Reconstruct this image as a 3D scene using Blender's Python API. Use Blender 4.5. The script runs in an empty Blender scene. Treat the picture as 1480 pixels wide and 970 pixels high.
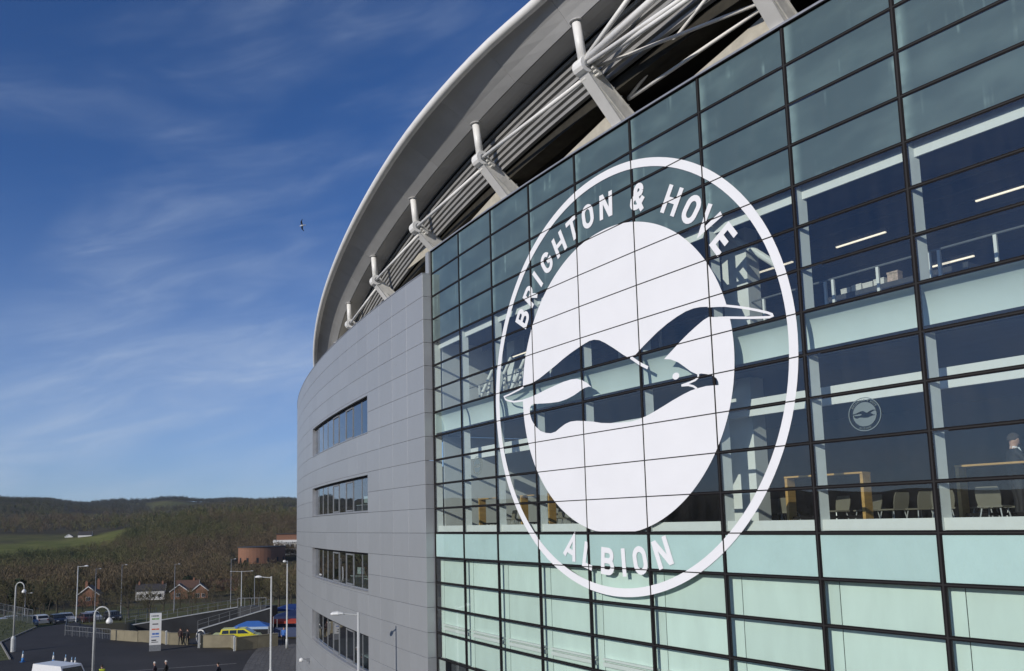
import bpy, bmesh, math, random
from mathutils.geometry import delaunay_2d_cdt
from mathutils import Vector, Matrix
from math import radians, sin, cos, pi, sqrt, atan2
random.seed(7)
scn = bpy.context.scene
col = scn.collection

# ------------------------------------------------------------------ camera, sky, sun, exposure
cam_d = bpy.data.cameras.new('camera'); cam = bpy.data.objects.new('camera', cam_d); col.objects.link(cam)
cam_d.sensor_width = 36.0; cam_d.sensor_fit = 'HORIZONTAL'
cam_d.lens = 1189.845 / 1480 * 36
cam_d.shift_x = 98.14 / 1480; cam_d.shift_y = 127.25 / 1480
cam_d.clip_start = 0.1; cam_d.clip_end = 20000
rt = Vector((0.484534, 0.874611, -0.016781)); up = Vector((0.115397, -0.044891, 0.992305)); fw = Vector((-0.867128, 0.482742, 0.122679))
cam.matrix_world = Matrix(((rt.x, up.x, -fw.x, 19.81), (rt.y, up.y, -fw.y, -15.923), (rt.z, up.z, -fw.z, 0.306), (0, 0, 0, 1)))
scn.camera = cam
SUN = Vector((-0.28, 1.0, -0.385)).normalized()      # the way the light travels
sun_elev = math.asin(-SUN.z)
world = bpy.data.worlds.new('World'); scn.world = world; world.use_nodes = True
nt = world.node_tree; nt.nodes.clear()
wo = nt.nodes.new('ShaderNodeOutputWorld'); bg = nt.nodes.new('ShaderNodeBackground'); sky = nt.nodes.new('ShaderNodeTexSky')
sky.sky_type = 'NISHITA'; sky.sun_disc = False; sky.sun_elevation = sun_elev; sky.sun_rotation = radians(164)
sky.altitude = 0; sky.air_density = 0.8; sky.dust_density = 0.12; sky.ozone_density = 3.6
bg.inputs['Strength'].default_value = 0.092
# thin cirrus over the whole sky, in sky directions (projected on a high flat layer)
tc = nt.nodes.new('ShaderNodeTexCoord'); sep = nt.nodes.new('ShaderNodeSeparateXYZ'); nt.links.new(tc.outputs['Generated'], sep.inputs[0])
def wmath(op, a, b=None, c=None):
    n = nt.nodes.new('ShaderNodeMath'); n.operation = op
    for k, v in enumerate((a, b, c)):
        if v is None: continue
        if isinstance(v, (int, float)): n.inputs[k].default_value = v
        else: nt.links.new(v, n.inputs[k])
    return n.outputs[0]
azi = wmath('ARCTAN2', sep.outputs['Y'], wmath('MULTIPLY', sep.outputs['X'], -1.0)); ele = wmath('ARCSINE', sep.outputs['Z'])
comb = nt.nodes.new('ShaderNodeCombineXYZ'); nt.links.new(azi, comb.inputs[0])
nt.links.new(wmath('SUBTRACT', ele, wmath('MULTIPLY', azi, 0.22)), comb.inputs[1]); nt.links.new(sep.outputs['X'], comb.inputs[2])
def wnoise(sx, sy, seed, detail, rough, dist):
    m = nt.nodes.new('ShaderNodeMapping'); m.inputs['Scale'].default_value = (sx, sy, 0.5); m.inputs['Location'].default_value = (seed, seed * 0.7, 0)
    nt.links.new(comb.outputs[0], m.inputs['Vector'])
    n = nt.nodes.new('ShaderNodeTexNoise'); n.inputs['Scale'].default_value = 1.0; n.inputs['Detail'].default_value = detail
    n.inputs['Roughness'].default_value = rough; n.inputs['Distortion'].default_value = dist
    nt.links.new(m.outputs[0], n.inputs['Vector']); return n.outputs['Fac']
def wramp(fac, a, b):
    r = nt.nodes.new('ShaderNodeMapRange'); r.interpolation_type = 'SMOOTHSTEP'
    r.inputs[1].default_value = a; r.inputs[2].default_value = b; nt.links.new(fac, r.inputs[0]); return r.outputs[0]
veil = wramp(wnoise(2.6, 8.0, 5.3, 4, 0.5, 0.4), 0.38, 0.68)
wisp = wramp(wnoise(6.0, 26.0, 7.7, 6, 0.60, 0.6), 0.36, 0.80)
low = wramp(ele, 0.42, 0.04)
cl = wmath('MULTIPLY', veil, wmath('ADD', 0.17, wmath('MULTIPLY', wisp, 0.36)))
cl = wmath('ADD', wmath('MULTIPLY', cl, wmath('ADD', 0.45, wmath('MULTIPLY', low, 0.75))), wmath('MULTIPLY', low, 0.22))
cl = wmath('MINIMUM', cl, 0.6)
mixs = nt.nodes.new('ShaderNodeMixRGB'); mixs.inputs[2].default_value = (5.2, 6.3, 8.0, 1)
nt.links.new(cl, mixs.inputs[0])
hs = nt.nodes.new('ShaderNodeHueSaturation'); hs.inputs['Saturation'].default_value = 1.06; hs.inputs['Value'].default_value = 0.92
tint = nt.nodes.new('ShaderNodeMixRGB'); tint.blend_type = 'MULTIPLY'; tint.inputs[0].default_value = 1; tint.inputs[2].default_value = (0.80, 0.95, 1.26, 1)
nt.links.new(sky.outputs[0], tint.inputs[1]); nt.links.new(tint.outputs[0], hs.inputs['Color']); nt.links.new(hs.outputs[0], mixs.inputs[1])
nt.links.new(mixs.outputs[0], bg.inputs['Color']); nt.links.new(bg.outputs[0], wo.inputs['Surface'])
sd = bpy.data.lights.new('sun', 'SUN'); sd.energy = 3.6; sd.angle = radians(0.53); sd.color = (1.0, 0.94, 0.86)
so = bpy.data.objects.new('sun', sd); col.objects.link(so); so.rotation_euler = SUN.to_track_quat('-Z', 'Y').to_euler(); so.location = (0, -60, 60)
vs = scn.view_settings; vs.view_transform = 'Standard'; vs.look = 'None'; vs.exposure = 0.0; vs.gamma = 1.0; vs.use_curve_mapping = False
scn.cycles.max_bounces = 10; scn.cycles.transparent_max_bounces = 16; scn.cycles.glossy_bounces = 4; scn.cycles.diffuse_bounces = 4

# ------------------------------------------------------------------ materials
MATS = {}
def principled(name):
    m = bpy.data.materials.new(name); m.use_nodes = True; n = m.node_tree
    return m, n, n.nodes['Principled BSDF']
def mat(name, c, rough=0.6, metal=0.0, var=0.12, scale=3.0, bump=0.0, bscale=40.0, rnd=0.0, coords='Object', detail=6, stretch=(1, 1, 1), spec=0.4, c2=None):
    """procedural material: base colour broken up by noise, optional second colour, per-object variation, fine relief"""
    if name in MATS: return MATS[name]
    m, n, p = principled(name)
    t = n.nodes.new('ShaderNodeTexCoord'); mp = n.nodes.new('ShaderNodeMapping'); mp.inputs['Scale'].default_value = stretch
    n.links.new(t.outputs[coords], mp.inputs[0])
    oi = n.nodes.new('ShaderNodeObjectInfo')
    add = n.nodes.new('ShaderNodeVectorMath'); add.operation = 'ADD'; n.links.new(mp.outputs[0], add.inputs[0])
    sc = n.nodes.new('ShaderNodeVectorMath'); sc.operation = 'SCALE'; sc.inputs['Scale'].default_value = 37.0
    cb = n.nodes.new('ShaderNodeCombineXYZ')
    for k in range(3): n.links.new(oi.outputs['Random'], cb.inputs[k])
    n.links.new(cb.outputs[0], sc.inputs[0]); n.links.new(sc.outputs[0], add.inputs[1])
    nz = n.nodes.new('ShaderNodeTexNoise'); nz.inputs['Scale'].default_value = scale; nz.inputs['Detail'].default_value = detail; nz.inputs['Roughness'].default_value = 0.6
    n.links.new(add.outputs[0], nz.inputs['Vector'])
    rp = n.nodes.new('ShaderNodeValToRGB')
    lo = tuple(max(0, x * (1 - var)) for x in c); hi = tuple(min(1, x * (1 + var)) for x in (c2 or c))
    rp.color_ramp.elements[0].position = 0.3; rp.color_ramp.elements[0].color = (*lo, 1)
    rp.color_ramp.elements[1].position = 0.7; rp.color_ramp.elements[1].color = (*hi, 1)
    n.links.new(nz.outputs['Fac'], rp.inputs[0])
    outc = rp.outputs[0]
    if rnd:
        hv = n.nodes.new('ShaderNodeHueSaturation'); mr = n.nodes.new('ShaderNodeMapRange')
        mr.inputs[3].default_value = 1 - rnd; mr.inputs[4].default_value = 1 + rnd
        n.links.new(oi.outputs['Random'], mr.inputs[0]); n.links.new(mr.outputs[0], hv.inputs['Value']); n.links.new(outc, hv.inputs['Color']); outc = hv.outputs[0]
    n.links.new(outc, p.inputs['Base Color'])
    p.inputs['Roughness'].default_value = rough; p.inputs['Metallic'].default_value = metal
    p.inputs['Specular IOR Level'].default_value = spec
    if bump:
        b = n.nodes.new('ShaderNodeBump'); b.inputs['Strength'].default_value = bump; b.inputs['Distance'].default_value = 0.02
        n2 = n.nodes.new('ShaderNodeTexNoise'); n2.inputs['Scale'].default_value = bscale; n2.inputs['Detail'].default_value = 4
        n.links.new(add.outputs[0], n2.inputs['Vector']); n.links.new(n2.outputs['Fac'], b.inputs['Height']); n.links.new(b.outputs[0], p.inputs['Normal'])
    MATS[name] = m; return m
def glass(name, tint, r0=0.13, wav=0.0):
    """thin coated pane: tinted see-through, mirror share rising towards grazing angles, the same from both sides"""
    if name in MATS: return MATS[name]
    m = bpy.data.materials.new(name); m.use_nodes = True; n = m.node_tree; n.nodes.clear()
    o = n.nodes.new('ShaderNodeOutputMaterial'); mx = n.nodes.new('ShaderNodeMixShader'); lw = n.nodes.new('ShaderNodeLayerWeight'); lw.inputs['Blend'].default_value = 0.5
    pw = n.nodes.new('ShaderNodeMath'); pw.operation = 'POWER'; pw.inputs[1].default_value = 4.0; n.links.new(lw.outputs['Facing'], pw.inputs[0])
    ma = n.nodes.new('ShaderNodeMath'); ma.operation = 'MULTIPLY_ADD'; ma.inputs[1].default_value = 1 - r0; ma.inputs[2].default_value = r0; n.links.new(pw.outputs[0], ma.inputs[0])
    tr = n.nodes.new('ShaderNodeBsdfTransparent'); tr.inputs[0].default_value = (*tint, 1); gl = n.nodes.new('ShaderNodeBsdfGlossy'); gl.inputs['Roughness'].default_value = 0.0
    gl.inputs['Color'].default_value = (1, 1, 1, 1)
    n.links.new(ma.outputs[0], mx.inputs[0]); n.links.new(tr.outputs[0], mx.inputs[1]); n.links.new(gl.outputs[0], mx.inputs[2]); t = n.nodes.new('ShaderNodeTexCoord'); oi = n.nodes.new('ShaderNodeObjectInfo'); nz = n.nodes.new('ShaderNodeTexNoise'); nz.noise_dimensions = '4D'
    nz.inputs['Scale'].default_value = 0.7; nz.inputs['Detail'].default_value = 1
    ml = n.nodes.new('ShaderNodeMath'); ml.operation = 'MULTIPLY'; ml.inputs[1].default_value = 50; n.links.new(oi.outputs['Random'], ml.inputs[0]); n.links.new(ml.outputs[0], nz.inputs['W'])
    b = n.nodes.new('ShaderNodeBump'); b.inputs['Strength'].default_value = wav; b.inputs['Distance'].default_value = 0.02
    n.links.new(t.outputs['Object'], nz.inputs['Vector']); n.links.new(nz.outputs['Fac'], b.inputs['Height']); n.links.new(b.outputs[0], gl.inputs['Normal'])
    # a thin uneven film of dust and dried rain on the pane
    mp = n.nodes.new('ShaderNodeMapping'); mp.inputs['Scale'].default_value = (3.0, 1, 0.5); n.links.new(t.outputs['Object'], mp.inputs[0])
    n3 = n.nodes.new('ShaderNodeTexNoise'); n3.noise_dimensions = '4D'; n3.inputs['Scale'].default_value = 1.4; n3.inputs['Detail'].default_value = 6; n.links.new(mp.outputs[0], n3.inputs['Vector']); n.links.new(ml.outputs[0], n3.inputs['W'])
    rg = n.nodes.new('ShaderNodeMapRange'); rg.inputs[1].default_value = 0.35; rg.inputs[2].default_value = 0.75; rg.inputs[3].default_value = 0.003; rg.inputs[4].default_value = 0.018; n.links.new(n3.outputs['Fac'], rg.inputs[0])
    df = n.nodes.new('ShaderNodeBsdfDiffuse'); df.inputs['Color'].default_value = (0.6, 0.58, 0.54, 1); m2 = n.nodes.new('ShaderNodeMixShader')
    n.links.new(rg.outputs[0], m2.inputs[0]); n.links.new(mx.outputs[0], m2.inputs[1]); n.links.new(df.outputs[0], m2.inputs[2]); n.links.new(m2.outputs[0], o.inputs[0])
    MATS[name] = m; return m
def emit(name, c, s):
    m, n, p = principled(name); p.inputs['Emission Color'].default_value = (*c, 1); p.inputs['Emission Strength'].default_value = s; p.inputs['Base Color'].default_value = (*c, 1); return m

M_frame = mat('dark anodised frame', (0.008, 0.007, 0.008), 0.6, 0.0, 0.2, spec=0.12)
M_gasket = mat('black gasket', (0.014, 0.013, 0.013), 0.7)
M_pane = glass('clear green glass', (0.89, 0.96, 0.94), 0.105, wav=0.12)
M_wpane = glass('office window glass', (0.62, 0.74, 0.74), 0.26, wav=0.16)
M_vinyl = mat('white vinyl film', (0.79, 0.79, 0.80), 0.38, var=0.022, scale=0.9, detail=9)
M_mint = mat('pale enamelled back panel', (0.66, 0.755, 0.69), 0.55, var=0.06, scale=0.9, rnd=0.07, stretch=(2.0, 1, 0.5))
M_mint12 = mat('cool pale back panel', (0.545, 0.665, 0.655), 0.55, var=0.05, scale=0.9, rnd=0.04)
M_fin = mat('white mullion fin', (0.60, 0.62, 0.60), 0.5, var=0.05, rnd=0.04)
M_cove = mat('pale coved slab edge', (0.56, 0.63, 0.60), 0.7, var=0.05, scale=1.0, rnd=0.06)
M_white = mat('white painted steel', (0.80, 0.79, 0.76), 0.42, var=0.06, scale=2.0, bump=0.02)
M_whitew = mat('weathered white paint', (0.68, 0.67, 0.63), 0.5, var=0.16, scale=4.0, bump=0.04)
M_silver = mat('silver coping', (0.46, 0.46, 0.46), 0.35, 0.6, 0.1)
M_soffit = mat('grey soffit panel', (0.48, 0.48, 0.475), 0.6, var=0.08, scale=0.8, rnd=0.05)
M_louvre = mat('grey louvre sheet', (0.27, 0.268, 0.26), 0.55, 0.0, 0.12, scale=1.5)
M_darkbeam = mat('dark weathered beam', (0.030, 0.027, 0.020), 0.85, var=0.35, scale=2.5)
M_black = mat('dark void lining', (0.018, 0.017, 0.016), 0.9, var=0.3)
M_beigew = mat('beige concrete ledge', (0.42, 0.39, 0.32), 0.85, var=0.15, scale=3, bump=0.1)
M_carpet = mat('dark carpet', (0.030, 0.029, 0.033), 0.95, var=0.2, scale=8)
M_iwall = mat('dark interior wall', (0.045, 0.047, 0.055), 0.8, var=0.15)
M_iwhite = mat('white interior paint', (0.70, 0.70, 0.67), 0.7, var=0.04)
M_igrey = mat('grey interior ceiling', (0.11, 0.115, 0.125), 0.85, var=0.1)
M_oak = mat('honey oak veneer', (0.46, 0.27, 0.085), 0.45, var=0.22, scale=2.0, stretch=(1, 1, 7))
M_chair = mat('cream chair shell', (0.17, 0.155, 0.12), 0.5, var=0.06)
M_chrome = mat('chrome tube', (0.45, 0.45, 0.44), 0.4, 0.3, 0.05)
M_galv = mat('galvanised steel', (0.26, 0.27, 0.28), 0.5, 0.4, 0.15, scale=6)
M_polew = mat('pale painted lamp post', (0.46, 0.47, 0.46), 0.5, 0.1, 0.08, scale=3)
M_lens = mat('milky lamp lens', (0.72, 0.72, 0.70), 0.25, var=0.03)
M_asphalt = mat('asphalt', (0.026, 0.025, 0.026), 0.9, var=0.35, scale=0.16, bump=0.4, bscale=26, detail=10)
M_paving = mat('grey block paving', (0.095, 0.092, 0.090), 0.8, var=0.2, scale=1.5, bump=0.3, rnd=0.12)
M_line = mat('worn white road paint', (0.34, 0.33, 0.31), 0.8, var=0.3, scale=4)
M_concrete = mat('warm concrete', (0.21, 0.185, 0.125), 0.88, var=0.18, scale=0.9, bump=0.2, rnd=0.05)
M_railg = mat('dull grey railing', (0.15, 0.16, 0.165), 0.55, 0.2, 0.15)
M_rampd = mat('dark ramp wall', (0.030, 0.032, 0.036), 0.75, var=0.25, scale=0.7)
M_bark = mat('bark', (0.075, 0.062, 0.045), 0.9, var=0.3, scale=5)
M_twig = mat('bare twigs', (0.115, 0.088, 0.056), 0.9, var=0.3, scale=0.5, rnd=0.3, c2=(0.105, 0.098, 0.046))
M_ever = mat('evergreen foliage', (0.022, 0.036, 0.016), 0.85, var=0.35, scale=1.2, rnd=0.2)
M_brick = mat('red brick wall', (0.23, 0.115, 0.070), 0.85, var=0.2, scale=2.0, bump=0.2)
M_slate = mat('dark slate roof', (0.050, 0.046, 0.046), 0.75, var=0.25, scale=2.5, bump=0.2)
M_tile = mat('brown tile roof', (0.115, 0.065, 0.045), 0.8, var=0.25, scale=2.5, bump=0.2)
M_render = mat('white house render', (0.72, 0.71, 0.67), 0.8, var=0.06)
M_winglass = mat('dark house window', (0.03, 0.035, 0.045), 0.08, var=0.1, spec=0.7)
M_skin = mat('skin', (0.45, 0.27, 0.20), 0.6, var=0.06)
M_tyre = mat('tyre rubber', (0.018, 0.018, 0.018), 0.85)
M_glassd = mat('dark car glass', (0.012, 0.015, 0.018), 0.06, spec=0.8)

def clad_mat():
    m, n, p = principled('brushed silver cladding')
    t = n.nodes.new('ShaderNodeTexCoord'); oi = n.nodes.new('ShaderNodeObjectInfo')
    mp = n.nodes.new('ShaderNodeMapping'); mp.inputs['Scale'].default_value = (1.2, 1.2, 0.25); n.links.new(t.outputs['Object'], mp.inputs[0])
    nz = n.nodes.new('ShaderNodeTexNoise'); nz.noise_dimensions = '4D'; nz.inputs['Scale'].default_value = 2.2; nz.inputs['Detail'].default_value = 5
    ml = n.nodes.new('ShaderNodeMath'); ml.operation = 'MULTIPLY'; ml.inputs[1].default_value = 60; n.links.new(oi.outputs['Random'], ml.inputs[0]); n.links.new(ml.outputs[0], nz.inputs['W'])
    n.links.new(mp.outputs[0], nz.inputs['Vector'])
    rp = n.nodes.new('ShaderNodeValToRGB'); rp.color_ramp.elements[0].position = 0.25; rp.color_ramp.elements[1].position = 0.75
    rp.color_ramp.elements[0].color = (0.362, 0.375, 0.380, 1); rp.color_ramp.elements[1].color = (0.382, 0.394, 0.400, 1)
    n.links.new(nz.outputs['Fac'], rp.inputs[0])
    hv = n.nodes.new('ShaderNodeHueSaturation'); mr = n.nodes.new('ShaderNodeMapRange'); mr.inputs[3].default_value = 0.965; mr.inputs[4].default_value = 1.03
    n.links.new(oi.outputs['Random'], mr.inputs[0]); n.links.new(mr.outputs[0], hv.inputs['Value']); n.links.new(rp.outputs[0], hv.inputs['Color'])
    n.links.new(hv.outputs[0], p.inputs['Base Color']); p.inputs['Metallic'].default_value = 0.35; p.inputs['Roughness'].default_value = 0.42
    mr2 = n.nodes.new('ShaderNodeMapRange'); mr2.inputs[3].default_value = 0.40; mr2.inputs[4].default_value = 0.46; n.links.new(nz.outputs['Fac'], mr2.inputs[0]); n.links.new(mr2.outputs[0], p.inputs['Roughness'])
    return m
M_clad = clad_mat()
def teal_mat():
    """frosted teal back panel: soft pale smears and runs, a painted pale edge for the sunlit fin blurred behind the frosting"""
    m, n, p = principled('frosted teal back panel')
    t = n.nodes.new('ShaderNodeTexCoord'); oi = n.nodes.new('ShaderNodeObjectInfo'); sp = n.nodes.new('ShaderNodeSeparateXYZ'); n.links.new(t.outputs['Object'], sp.inputs[0])
    ml = n.nodes.new('ShaderNodeMath'); ml.operation = 'MULTIPLY'; ml.inputs[1].default_value = 80; n.links.new(oi.outputs['Random'], ml.inputs[0])
    def nzz(scale, st, det):
        mp = n.nodes.new('ShaderNodeMapping'); mp.inputs['Scale'].default_value = st; n.links.new(t.outputs['Object'], mp.inputs[0])
        z = n.nodes.new('ShaderNodeTexNoise'); z.noise_dimensions = '4D'; z.inputs['Scale'].default_value = scale; z.inputs['Detail'].default_value = det
        n.links.new(ml.outputs[0], z.inputs['W']); n.links.new(mp.outputs[0], z.inputs['Vector']); return z.outputs['Fac']
    def rng(f, a, b, lo=0.0, hi=1.0):
        r = n.nodes.new('ShaderNodeMapRange'); r.interpolation_type = 'SMOOTHSTEP'; r.inputs[1].default_value = a; r.inputs[2].default_value = b; r.inputs[3].default_value = lo; r.inputs[4].default_value = hi
        n.links.new(f, r.inputs[0]); return r.outputs[0]
    def mm(op, a, b):
        k = n.nodes.new('ShaderNodeMath'); k.operation = op
        for q, v in enumerate((a, b)):
            if isinstance(v, (int, float)): k.inputs[q].default_value = v
            else: n.links.new(v, k.inputs[q])
        return k.outputs[0]
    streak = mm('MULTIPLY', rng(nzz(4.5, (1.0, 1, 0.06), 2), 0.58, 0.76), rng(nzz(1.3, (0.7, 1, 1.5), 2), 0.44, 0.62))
    edge = mm('MULTIPLY', rng(sp.outputs['X'], -1.25, -0.98, 0.75, 0.0), rng(nzz(2.5, (1, 1, 1), 2), 0.3, 0.6, 0.35, 1.0))  # blur of the sunlit fin behind, painted into the panel colour
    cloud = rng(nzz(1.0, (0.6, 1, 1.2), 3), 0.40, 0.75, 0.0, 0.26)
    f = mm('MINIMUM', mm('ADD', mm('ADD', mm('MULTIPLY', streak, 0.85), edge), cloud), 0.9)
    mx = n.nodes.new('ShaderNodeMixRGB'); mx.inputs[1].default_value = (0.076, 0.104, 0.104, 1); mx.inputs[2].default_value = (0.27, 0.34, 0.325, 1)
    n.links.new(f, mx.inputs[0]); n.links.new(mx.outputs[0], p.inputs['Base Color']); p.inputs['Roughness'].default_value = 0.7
    return m
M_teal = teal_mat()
def cmat(c, rough=0.75): return mat('cloth %.3f %.3f %.3f' % c, c, rough, var=0.12, scale=8)
def paint(c, nm): return mat('%s car paint' % nm, c, 0.28, 0.0, 0.03, spec=0.6)

# ------------------------------------------------------------------ helpers
def put(o, parent=None):
    col.objects.link(o)
    if parent is not None: o.parent = parent
    return o
def tag(o, label=None, cat=None, group=None, kind=None):
    if label: o['label'] = label
    if cat: o['category'] = cat
    if group: o['group'] = group
    if kind: o['kind'] = kind
    return o
def empty(name, loc=(0, 0, 0), rz=0.0, parent=None):
    o = bpy.data.objects.new(name, None); o.location = loc; o.rotation_euler = (0, 0, rz); o.empty_display_size = 0.2
    return put(o, parent)
class MB:
    """collects faces for ONE mesh object"""
    def __init__(s): s.v = []; s.f = []; s.m = []; s.mats = []
    def _mi(s, m):
        if m is None: return 0
        if m not in s.mats: s.mats.append(m)
        return s.mats.index(m)
    def face(s, pts, m=None):
        b = len(s.v); s.v += [tuple(p) for p in pts]; s.f.append(tuple(range(b, b + len(pts)))); s.m.append(s._mi(m))
    def hexa(s, p, m=None):
        """8 points: 0-3 one end ring, 4-7 the other"""
        b = len(s.v); s.v += [tuple(q) for q in p]
        for f in ((0, 3, 2, 1), (4, 5, 6, 7), (0, 1, 5, 4), (1, 2, 6, 5), (2, 3, 7, 6), (3, 0, 4, 7)):
            s.f.append(tuple(b + i for i in f)); s.m.append(s._mi(m))
    def box(s, x0, x1, y0, y1, z0, z1, m=None):
        s.hexa([(x0, y0, z0), (x1, y0, z0), (x1, y1, z0), (x0, y1, z0), (x0, y0, z1), (x1, y0, z1), (x1, y1, z1), (x0, y1, z1)], m)
    def tube(s, a, b, r0, r1=None, n=10, m=None, cap=True):
        s.path([a, b], [r0, r0 if r1 is None else r1], n, m, cap)
    def path(s, pts, rad, n=10, m=None, cap=True, closed=False):
        pts = [Vector(p) for p in pts]
        if not hasattr(rad, '__len__'): rad = [rad] * len(pts)
        base = len(s.v); mi = s._mi(m); prev = None; N = len(pts)
        for i, p in enumerate(pts):
            t = (pts[(i + 1) % N] - pts[i - 1]) if closed else (pts[min(i + 1, N - 1)] - pts[max(i - 1, 0)])
            t.normalize()
            if prev is None:
                ref = Vector((0, 0, 1)) if abs(t.z) < 0.9 else Vector((1, 0, 0)); u = t.cross(ref).normalized()
            else: u = (prev - t * prev.dot(t)).normalized()
            prev = u; w = t.cross(u)
            for k in range(n):
                a = 2 * pi * k / n; s.v.append(tuple(p + (u * cos(a) + w * sin(a)) * rad[i]))
        for i in range(N if closed else N - 1):
            for k in range(n):
                a = base + i * n + k; b = base + i * n + (k + 1) % n; j = ((i + 1) % N) - i
                s.f.append((a, b, b + j * n, a + j * n)); s.m.append(mi)
        if cap and not closed:
            s.f.append(tuple(base + k for k in reversed(range(n)))); s.m.append(mi)
            s.f.append(tuple(base + (N - 1) * n + k for k in range(n))); s.m.append(mi)
    def lathe(s, c, prof, n=12, m=None):
        base = len(s.v); mi = s._mi(m)
        for (r, z) in prof:
            for k in range(n): a = 2 * pi * k / n; s.v.append((c[0] + r * cos(a), c[1] + r * sin(a), c[2] + z))
        for i in range(len(prof) - 1):
            for k in range(n):
                s.f.append((base + i * n + k, base + i * n + (k + 1) % n, base + (i + 1) * n + (k + 1) % n, base + (i + 1) * n + k)); s.m.append(mi)
        s.f.append(tuple(base + k for k in reversed(range(n)))); s.m.append(mi)
        s.f.append(tuple(base + (len(prof) - 1) * n + k for k in range(n))); s.m.append(mi)
    def mesh(s, name, m=None, smooth=False):
        me = bpy.data.meshes.new(name); me.from_pydata(s.v, [], s.f)
        for k in (s.mats or [m]): me.materials.append(k)
        me.polygons.foreach_set('material_index', s.m)
        if smooth: me.polygons.foreach_set('use_smooth', [True] * len(me.polygons))
        me.update(); return me
    def obj(s, name, m=None, parent=None, smooth=False, loc=None, rz=None):
        o = bpy.data.objects.new(name, s.mesh(name, m, smooth))
        if loc is not None: o.location = loc
        if rz is not None: o.rotation_euler = (0, 0, rz)
        return put(o, parent)
def inst(name, me, parent, loc, rz=0.0):
    o = bpy.data.objects.new(name, me); o.location = loc; o.rotation_euler = (0, 0, rz); return put(o, parent)
def copy_tree(o, parent=None):
    c = o.copy(); put(c, parent)
    for ch in o.children: copy_tree(ch, c)
    return c

# ------------------------------------------------------------------ the facade's plan: one big circle
RF = 152.641; PW = 2.5825; KG = -11.8         # radius, bay width of the glazing, ground level
def W(s, off, z):
    a = s / RF; return Vector(((RF + off) * sin(a), RF - (RF + off) * cos(a), z))
def facet(s0, pitch):
    def F(s, off, z):
        i = math.floor((s - s0) / pitch + 1e-9); a = s0 + i * pitch; t = (s - a) / pitch
        return W(a, off, z).lerp(W(a + pitch, off, z), t)
    return F
F = facet(-4 * PW, PW)
def bay(i):                                     # centre and turn of glazing bay i
    c = F((i - 3.5) * PW, 0, 0); return c, (i - 3.5) * PW / RF
NC = 12; TOP = 12; NR = 24
CH = 2 * RF * sin(PW / 2 / RF)                 # chord of a bay

stadium = empty('stadium', (0, 0, KG))
tag(stadium, 'curved stadium with glazed front, grey metal flank and overhanging white-rimmed roof', 'stadium')
def part(mb, name, m=None, parent=stadium, smooth=False): 
    o = mb.obj(name, m, None, smooth); o.parent = parent
    o.matrix_parent_inverse = Matrix.Translation(-Vector(stadium.location)) if parent is stadium else Matrix.Identity(4)
    return o
# level-1 parts live in world coordinates: their parent inverse cancels the stadium's base point

def ribbon(F_, s_list, off0, off1, z0, z1, m=None, mb=None):
    mb = mb or MB()
    for a, b in zip(s_list[:-1], s_list[1:]):
        mb.hexa([F_(a, off0, z0), F_(b, off0, z0), F_(b, off1, z0), F_(a, off1, z0), F_(a, off0, z1), F_(b, off0, z1), F_(b, off1, z1), F_(a, off1, z1)], m)
    return mb
SM = [(i - 4) * PW for i in range(NC + 1)]

# curtain wall: the frame is the part, its pieces are children
cw = part(ribbon(F, SM, -0.03, -0.20, KG - 0.2, KG + 0.12), 'curtain_wall', M_frame)
cw['label'] = 'glass curtain wall in a black grid'
def piece(o):
    return o
pm = MB(); pm.face([(-CH / 2, 0, 0), (CH / 2, 0, 0), (CH / 2, 0, 1), (-CH / 2, 0, 1)]); pane_me = pm.mesh('glass_pane', M_pane)
WINROWS = {4, 5, 6, 8, 9, 10, 11, 17, 18, 19, 20}
def tealish(r): return r < 4
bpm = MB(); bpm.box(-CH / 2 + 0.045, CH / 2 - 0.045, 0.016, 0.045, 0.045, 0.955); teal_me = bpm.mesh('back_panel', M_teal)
bpm = MB(); bpm.box(-CH / 2 + 0.285, CH / 2 - 0.02, 0.245, 0.275, 0.0, 0.995); mint_me = bpm.mesh('back_panel', M_mint)
bpm = MB(); bpm.box(-CH / 2 + 0.055, CH / 2 - 0.055, 0.014, 0.045, 0.045, 0.955); mint12_me = bpm.mesh('back_panel', M_mint12)
# slab edge panel: hollow shape invented to shade it darker towards the top
cv = MB(); prof = []
for k in range(25):
    t = sin(pi / 2 * k / 24); q_ = min(max((t - 0.16) / 0.84, 0), 1); prof.append((0.058 + 0.40 * sqrt(1 - q_ * q_), 0.03 + 0.935 * t))
for (y_, z_) in prof: cv.v += [(-CH / 2, y_, z_), (CH / 2, y_, z_)]
for k in range(24): cv.f.append((2 * k, 2 * k + 1, 2 * k + 3, 2 * k + 2)); cv.m.append(0)
cove_me = cv.mesh('back_panel', M_cove, True)
cl_ = MB(); cl_.box(-CH / 2, CH / 2, 0.06, 0.455, 0.045, 0.12); shade_strip_me = cl_.mesh('shade_strip', M_frame)  # dark strip standing in for the shade along the band's foot
fm = MB(); fm.hexa([(-0.035, 0.058, 0), (0.035, 0.058, 0), (0.125, 0.31, 0), (-0.035, 0.31, 0), (-0.035, 0.058, 1), (0.035, 0.058, 1), (0.125, 0.31, 1), (-0.035, 0.31, 1)]); fin_me = fm.mesh('mullion_fin', M_fin)
fm = MB(); fm.box(-0.035, 0.27, 0.235, 0.25, 0.0, 1.0); fin_low_me = fm.mesh('mullion_fin', M_mint)
sm_ = MB(); sm_.box(-CH / 2 + 0.05, CH / 2 - 0.05, 0.13, 0.42, 0.05, 0.29); sill_me = sm_.mesh('upstand', M_iwhite)
rl = MB()
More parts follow.
